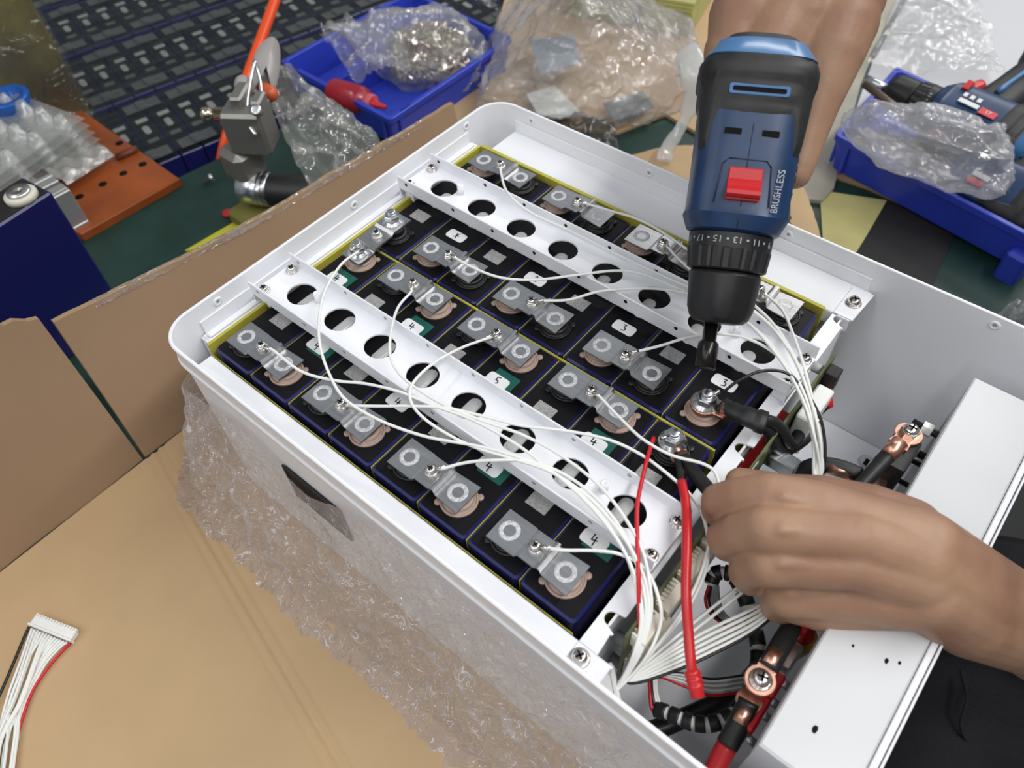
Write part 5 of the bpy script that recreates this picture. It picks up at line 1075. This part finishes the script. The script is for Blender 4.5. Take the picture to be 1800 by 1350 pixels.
# ---------------------------------------------------------------- yellow epoxy stack
c_ = at(1211, 67, -150); dl = (at(1085, 44, -150)-c_).normalized(); dr = V(dl.y, -dl.x, 0); dr = dr if dr.dot(at(1245, 40, -150)-c_) > 0 else -dr
Mx = Matrix((dl, dr, dl.cross(dr))).transposed(); lay = 10; H_ = 44/lay
for k in range(lay):
    j = V(random.uniform(-1, 1), random.uniform(-1, 1), 0)
    MB().box(c_+dl*85+dr*70+V(0, 0, H_*(k+.5))+j, (170, 140, H_-.5), M=Mx, bevel=.4).build('epoxy_sheet', mat('pale_yellow_board', (.40, .39, .13), .5, var=.08, vscale=30) if k == 0 else bpy.data.materials['pale_yellow_board'], label='pale yellow board in the stack at the top edge, %s' % (('bottom one', 'second from the bottom', 'third from the bottom', 'fourth from the bottom', 'fifth from the bottom', 'fifth from the top', 'fourth from the top', 'third from the top', 'second from the top', 'topmost')[k]), cat='board', group='stacked pale yellow boards')
mb = MB(); o = c_+dl*62-dr*1.3+V(0, 0, 20)
def vst(pts):
    for (x0, y0), (x1, y1) in zip(pts, pts[1:]):
        p, q = o-dl*x0+V(0, 0, y0), o-dl*x1+V(0, 0, y1); mb.tube([p, q], .8, 5)
vst([(-9, -10), (-13, -4), (-6, -12)]); vst([(-10, -13), (-14, -11)]); vst([(-4, 4), (-8, 10), (-2, 11), (-7, 3), (-1, 2)])
mb.build('handwritten_mark', M_['ink'], label='black handwritten marks on the side of the yellow stack', cat='mark')
# ---------------------------------------------------------------- drills, bags and film at the right
A = at(1562, 158, -92); ea = at(1772, 258, -98); a_ = (ea-A).normalized(); hd_ = at(1800, 62, -95)-at(1690, 190, -95); hd_.z = 45
d2, P2, *_ = make_drill(A, a_, -hd_, 'blue and black cordless drill lying in the right blue bin, handle up right', hlen=100, HT0=104)
sd = 1 if (P2(100, 40, 0).z > P2(100, -40, 0).z) else -1
def side_label(P, t0, t1, h0, h1, m, nm, d, off=29.3): return MB().add([P(t0, sd*off, h0), P(t1, sd*off, h0), P(t1, sd*off, h1), P(t0, sd*off, h1), P(t0, sd*(off-1), h0), P(t1, sd*(off-1), h0), P(t1, sd*(off-1), h1), P(t0, sd*(off-1), h1)], [(0, 1, 2, 3), (0, 4, 5, 1), (1, 5, 6, 2), (2, 6, 7, 3), (3, 7, 4, 0)]).build(nm, m, d)
M_['labw'] = mat('white_label', (.75, .76, .77), .5); M_['labr'] = mat('red_label', (.62, .05, .06), .5)
side_label(P2, 84, 104, 0, 5, M_['labw'], 'white_label', d2); side_label(P2, 106, 122, 0, 8, M_['labr'], 'red_label', d2)
for k in range(3): side_label(P2, 84+k*7, 88+k*7, -8, -3, M_['labw'], 'label_icon', d2)
vs, fs = text_geo('17', 6); MB().add([P2(114+q.x, sd*29.7, 4-q.y*(1)) for q in vs], fs).build('label_figure', M_['labw'], d2)
MB().box(P2(80, sd*27.5, -18), (6, 3, 12), M=Matrix(((P2(1, 0, 0)-P2(0, 0, 0)).normalized(), (P2(0, 1, 0)-P2(0, 0, 0)).normalized(), (P2(0, 0, 1)-P2(0, 0, 0)).normalized())).transposed()).build('direction_switch', M_['redp'], d2)
q0 = P2(0, 0, 0); MB().cyl(q0+(P2(0, 0, 0)-P2(20, 0, 0))*.02, q0-(P2(20, 0, 0)-q0).normalized()*28, 4.5, seg=12).build('driver_bit', M_['zinc'], d2)
A = at(1592, 268, -118); ea = at(1790, 372, -122); a_ = (ea-A).normalized(); hd_ = at(1840, 230, -95)-at(1740, 330, -95); hd_.z = 60
d3, P3, *_ = make_drill(A, a_, -hd_, 'second blue cordless drill in the right bin, half hidden by the bag', hlen=70, HT0=104)
side_label(P3, 84, 100, 0, 5, M_['labw'], 'white_label', d3); side_label(P3, 84, 98, 7, 13, M_['labr'], 'red_label', d3)
MB().tube([at(1519, 147, -78), at(1560, 178, -84), at(1600, 206, -92)], 4.0, 10).build('steel_rod', mat('rusty_steel', (.12, .085, .065), .5, .5), label='dark steel rod leaning on the left rim of the right blue bin', cat='rod')
pb2 = at(1630, 262, -118)
screw_pile('screw_pile', pb2+V(-30, -5, -22), (60, 36, 20), 160, 'few loose screws at the left end of the right blue bin', M_['screwm'], .9)
bag_blob('plastic_bag', at(1630, 262, -86), (76, 32, 36), 'clear plastic bag lying at the front of the right blue bin', seed=9, am=.2, neck=at(1758, 222, -70), m=M_['bagwhite'])
cs4 = [at(1520, 125, -150), at(1590, -20, -150), at(1700, -10, -150), at(1770, 150, -140)]
MB().grid(lambda a, b: sheet_pt(cs4, a, b, 5, .02, 31)+V(0, 0, 12+10*sin(pi*a)*sin(pi*b)), 70, 60).build('bubble_bag', M_['bag'], label='flat clear plastic bag lying on the white sheet behind the right bin', cat='plastic bag')
cs5 = [at(1755, 560, -150), at(1770, 535, -140), at(1830, 520, -140), at(1830, 600, -150)]
MB().grid(lambda a, b: sheet_pt(cs5, a, b, 14, .06, 41)+V(0, 0, 14*sin(pi*a)*sin(pi*b)), 40, 40).build('foil_scrap', film_mat('silvery_film', haze=.5, gloss=.5, rough=.15, bump=1, bscale=60, hcol=(.6, .62, .62)), label='crumpled silvery film on the green table at the right edge', cat='plastic film')
cs6 = [at(1740, 870, -152), at(1765, 800, -150), at(1815, 760, -150), at(1800, 830, -155)]
MB().grid(lambda a, b: sheet_pt(cs6, a, b, 6, .08, 51), 30, 30).build('film_scrap', film_mat('edge_film', haze=.15, gloss=.4, rough=.15, bump=1, bscale=60), label='clear film scrap on the table edge beside the worker', cat='plastic film')
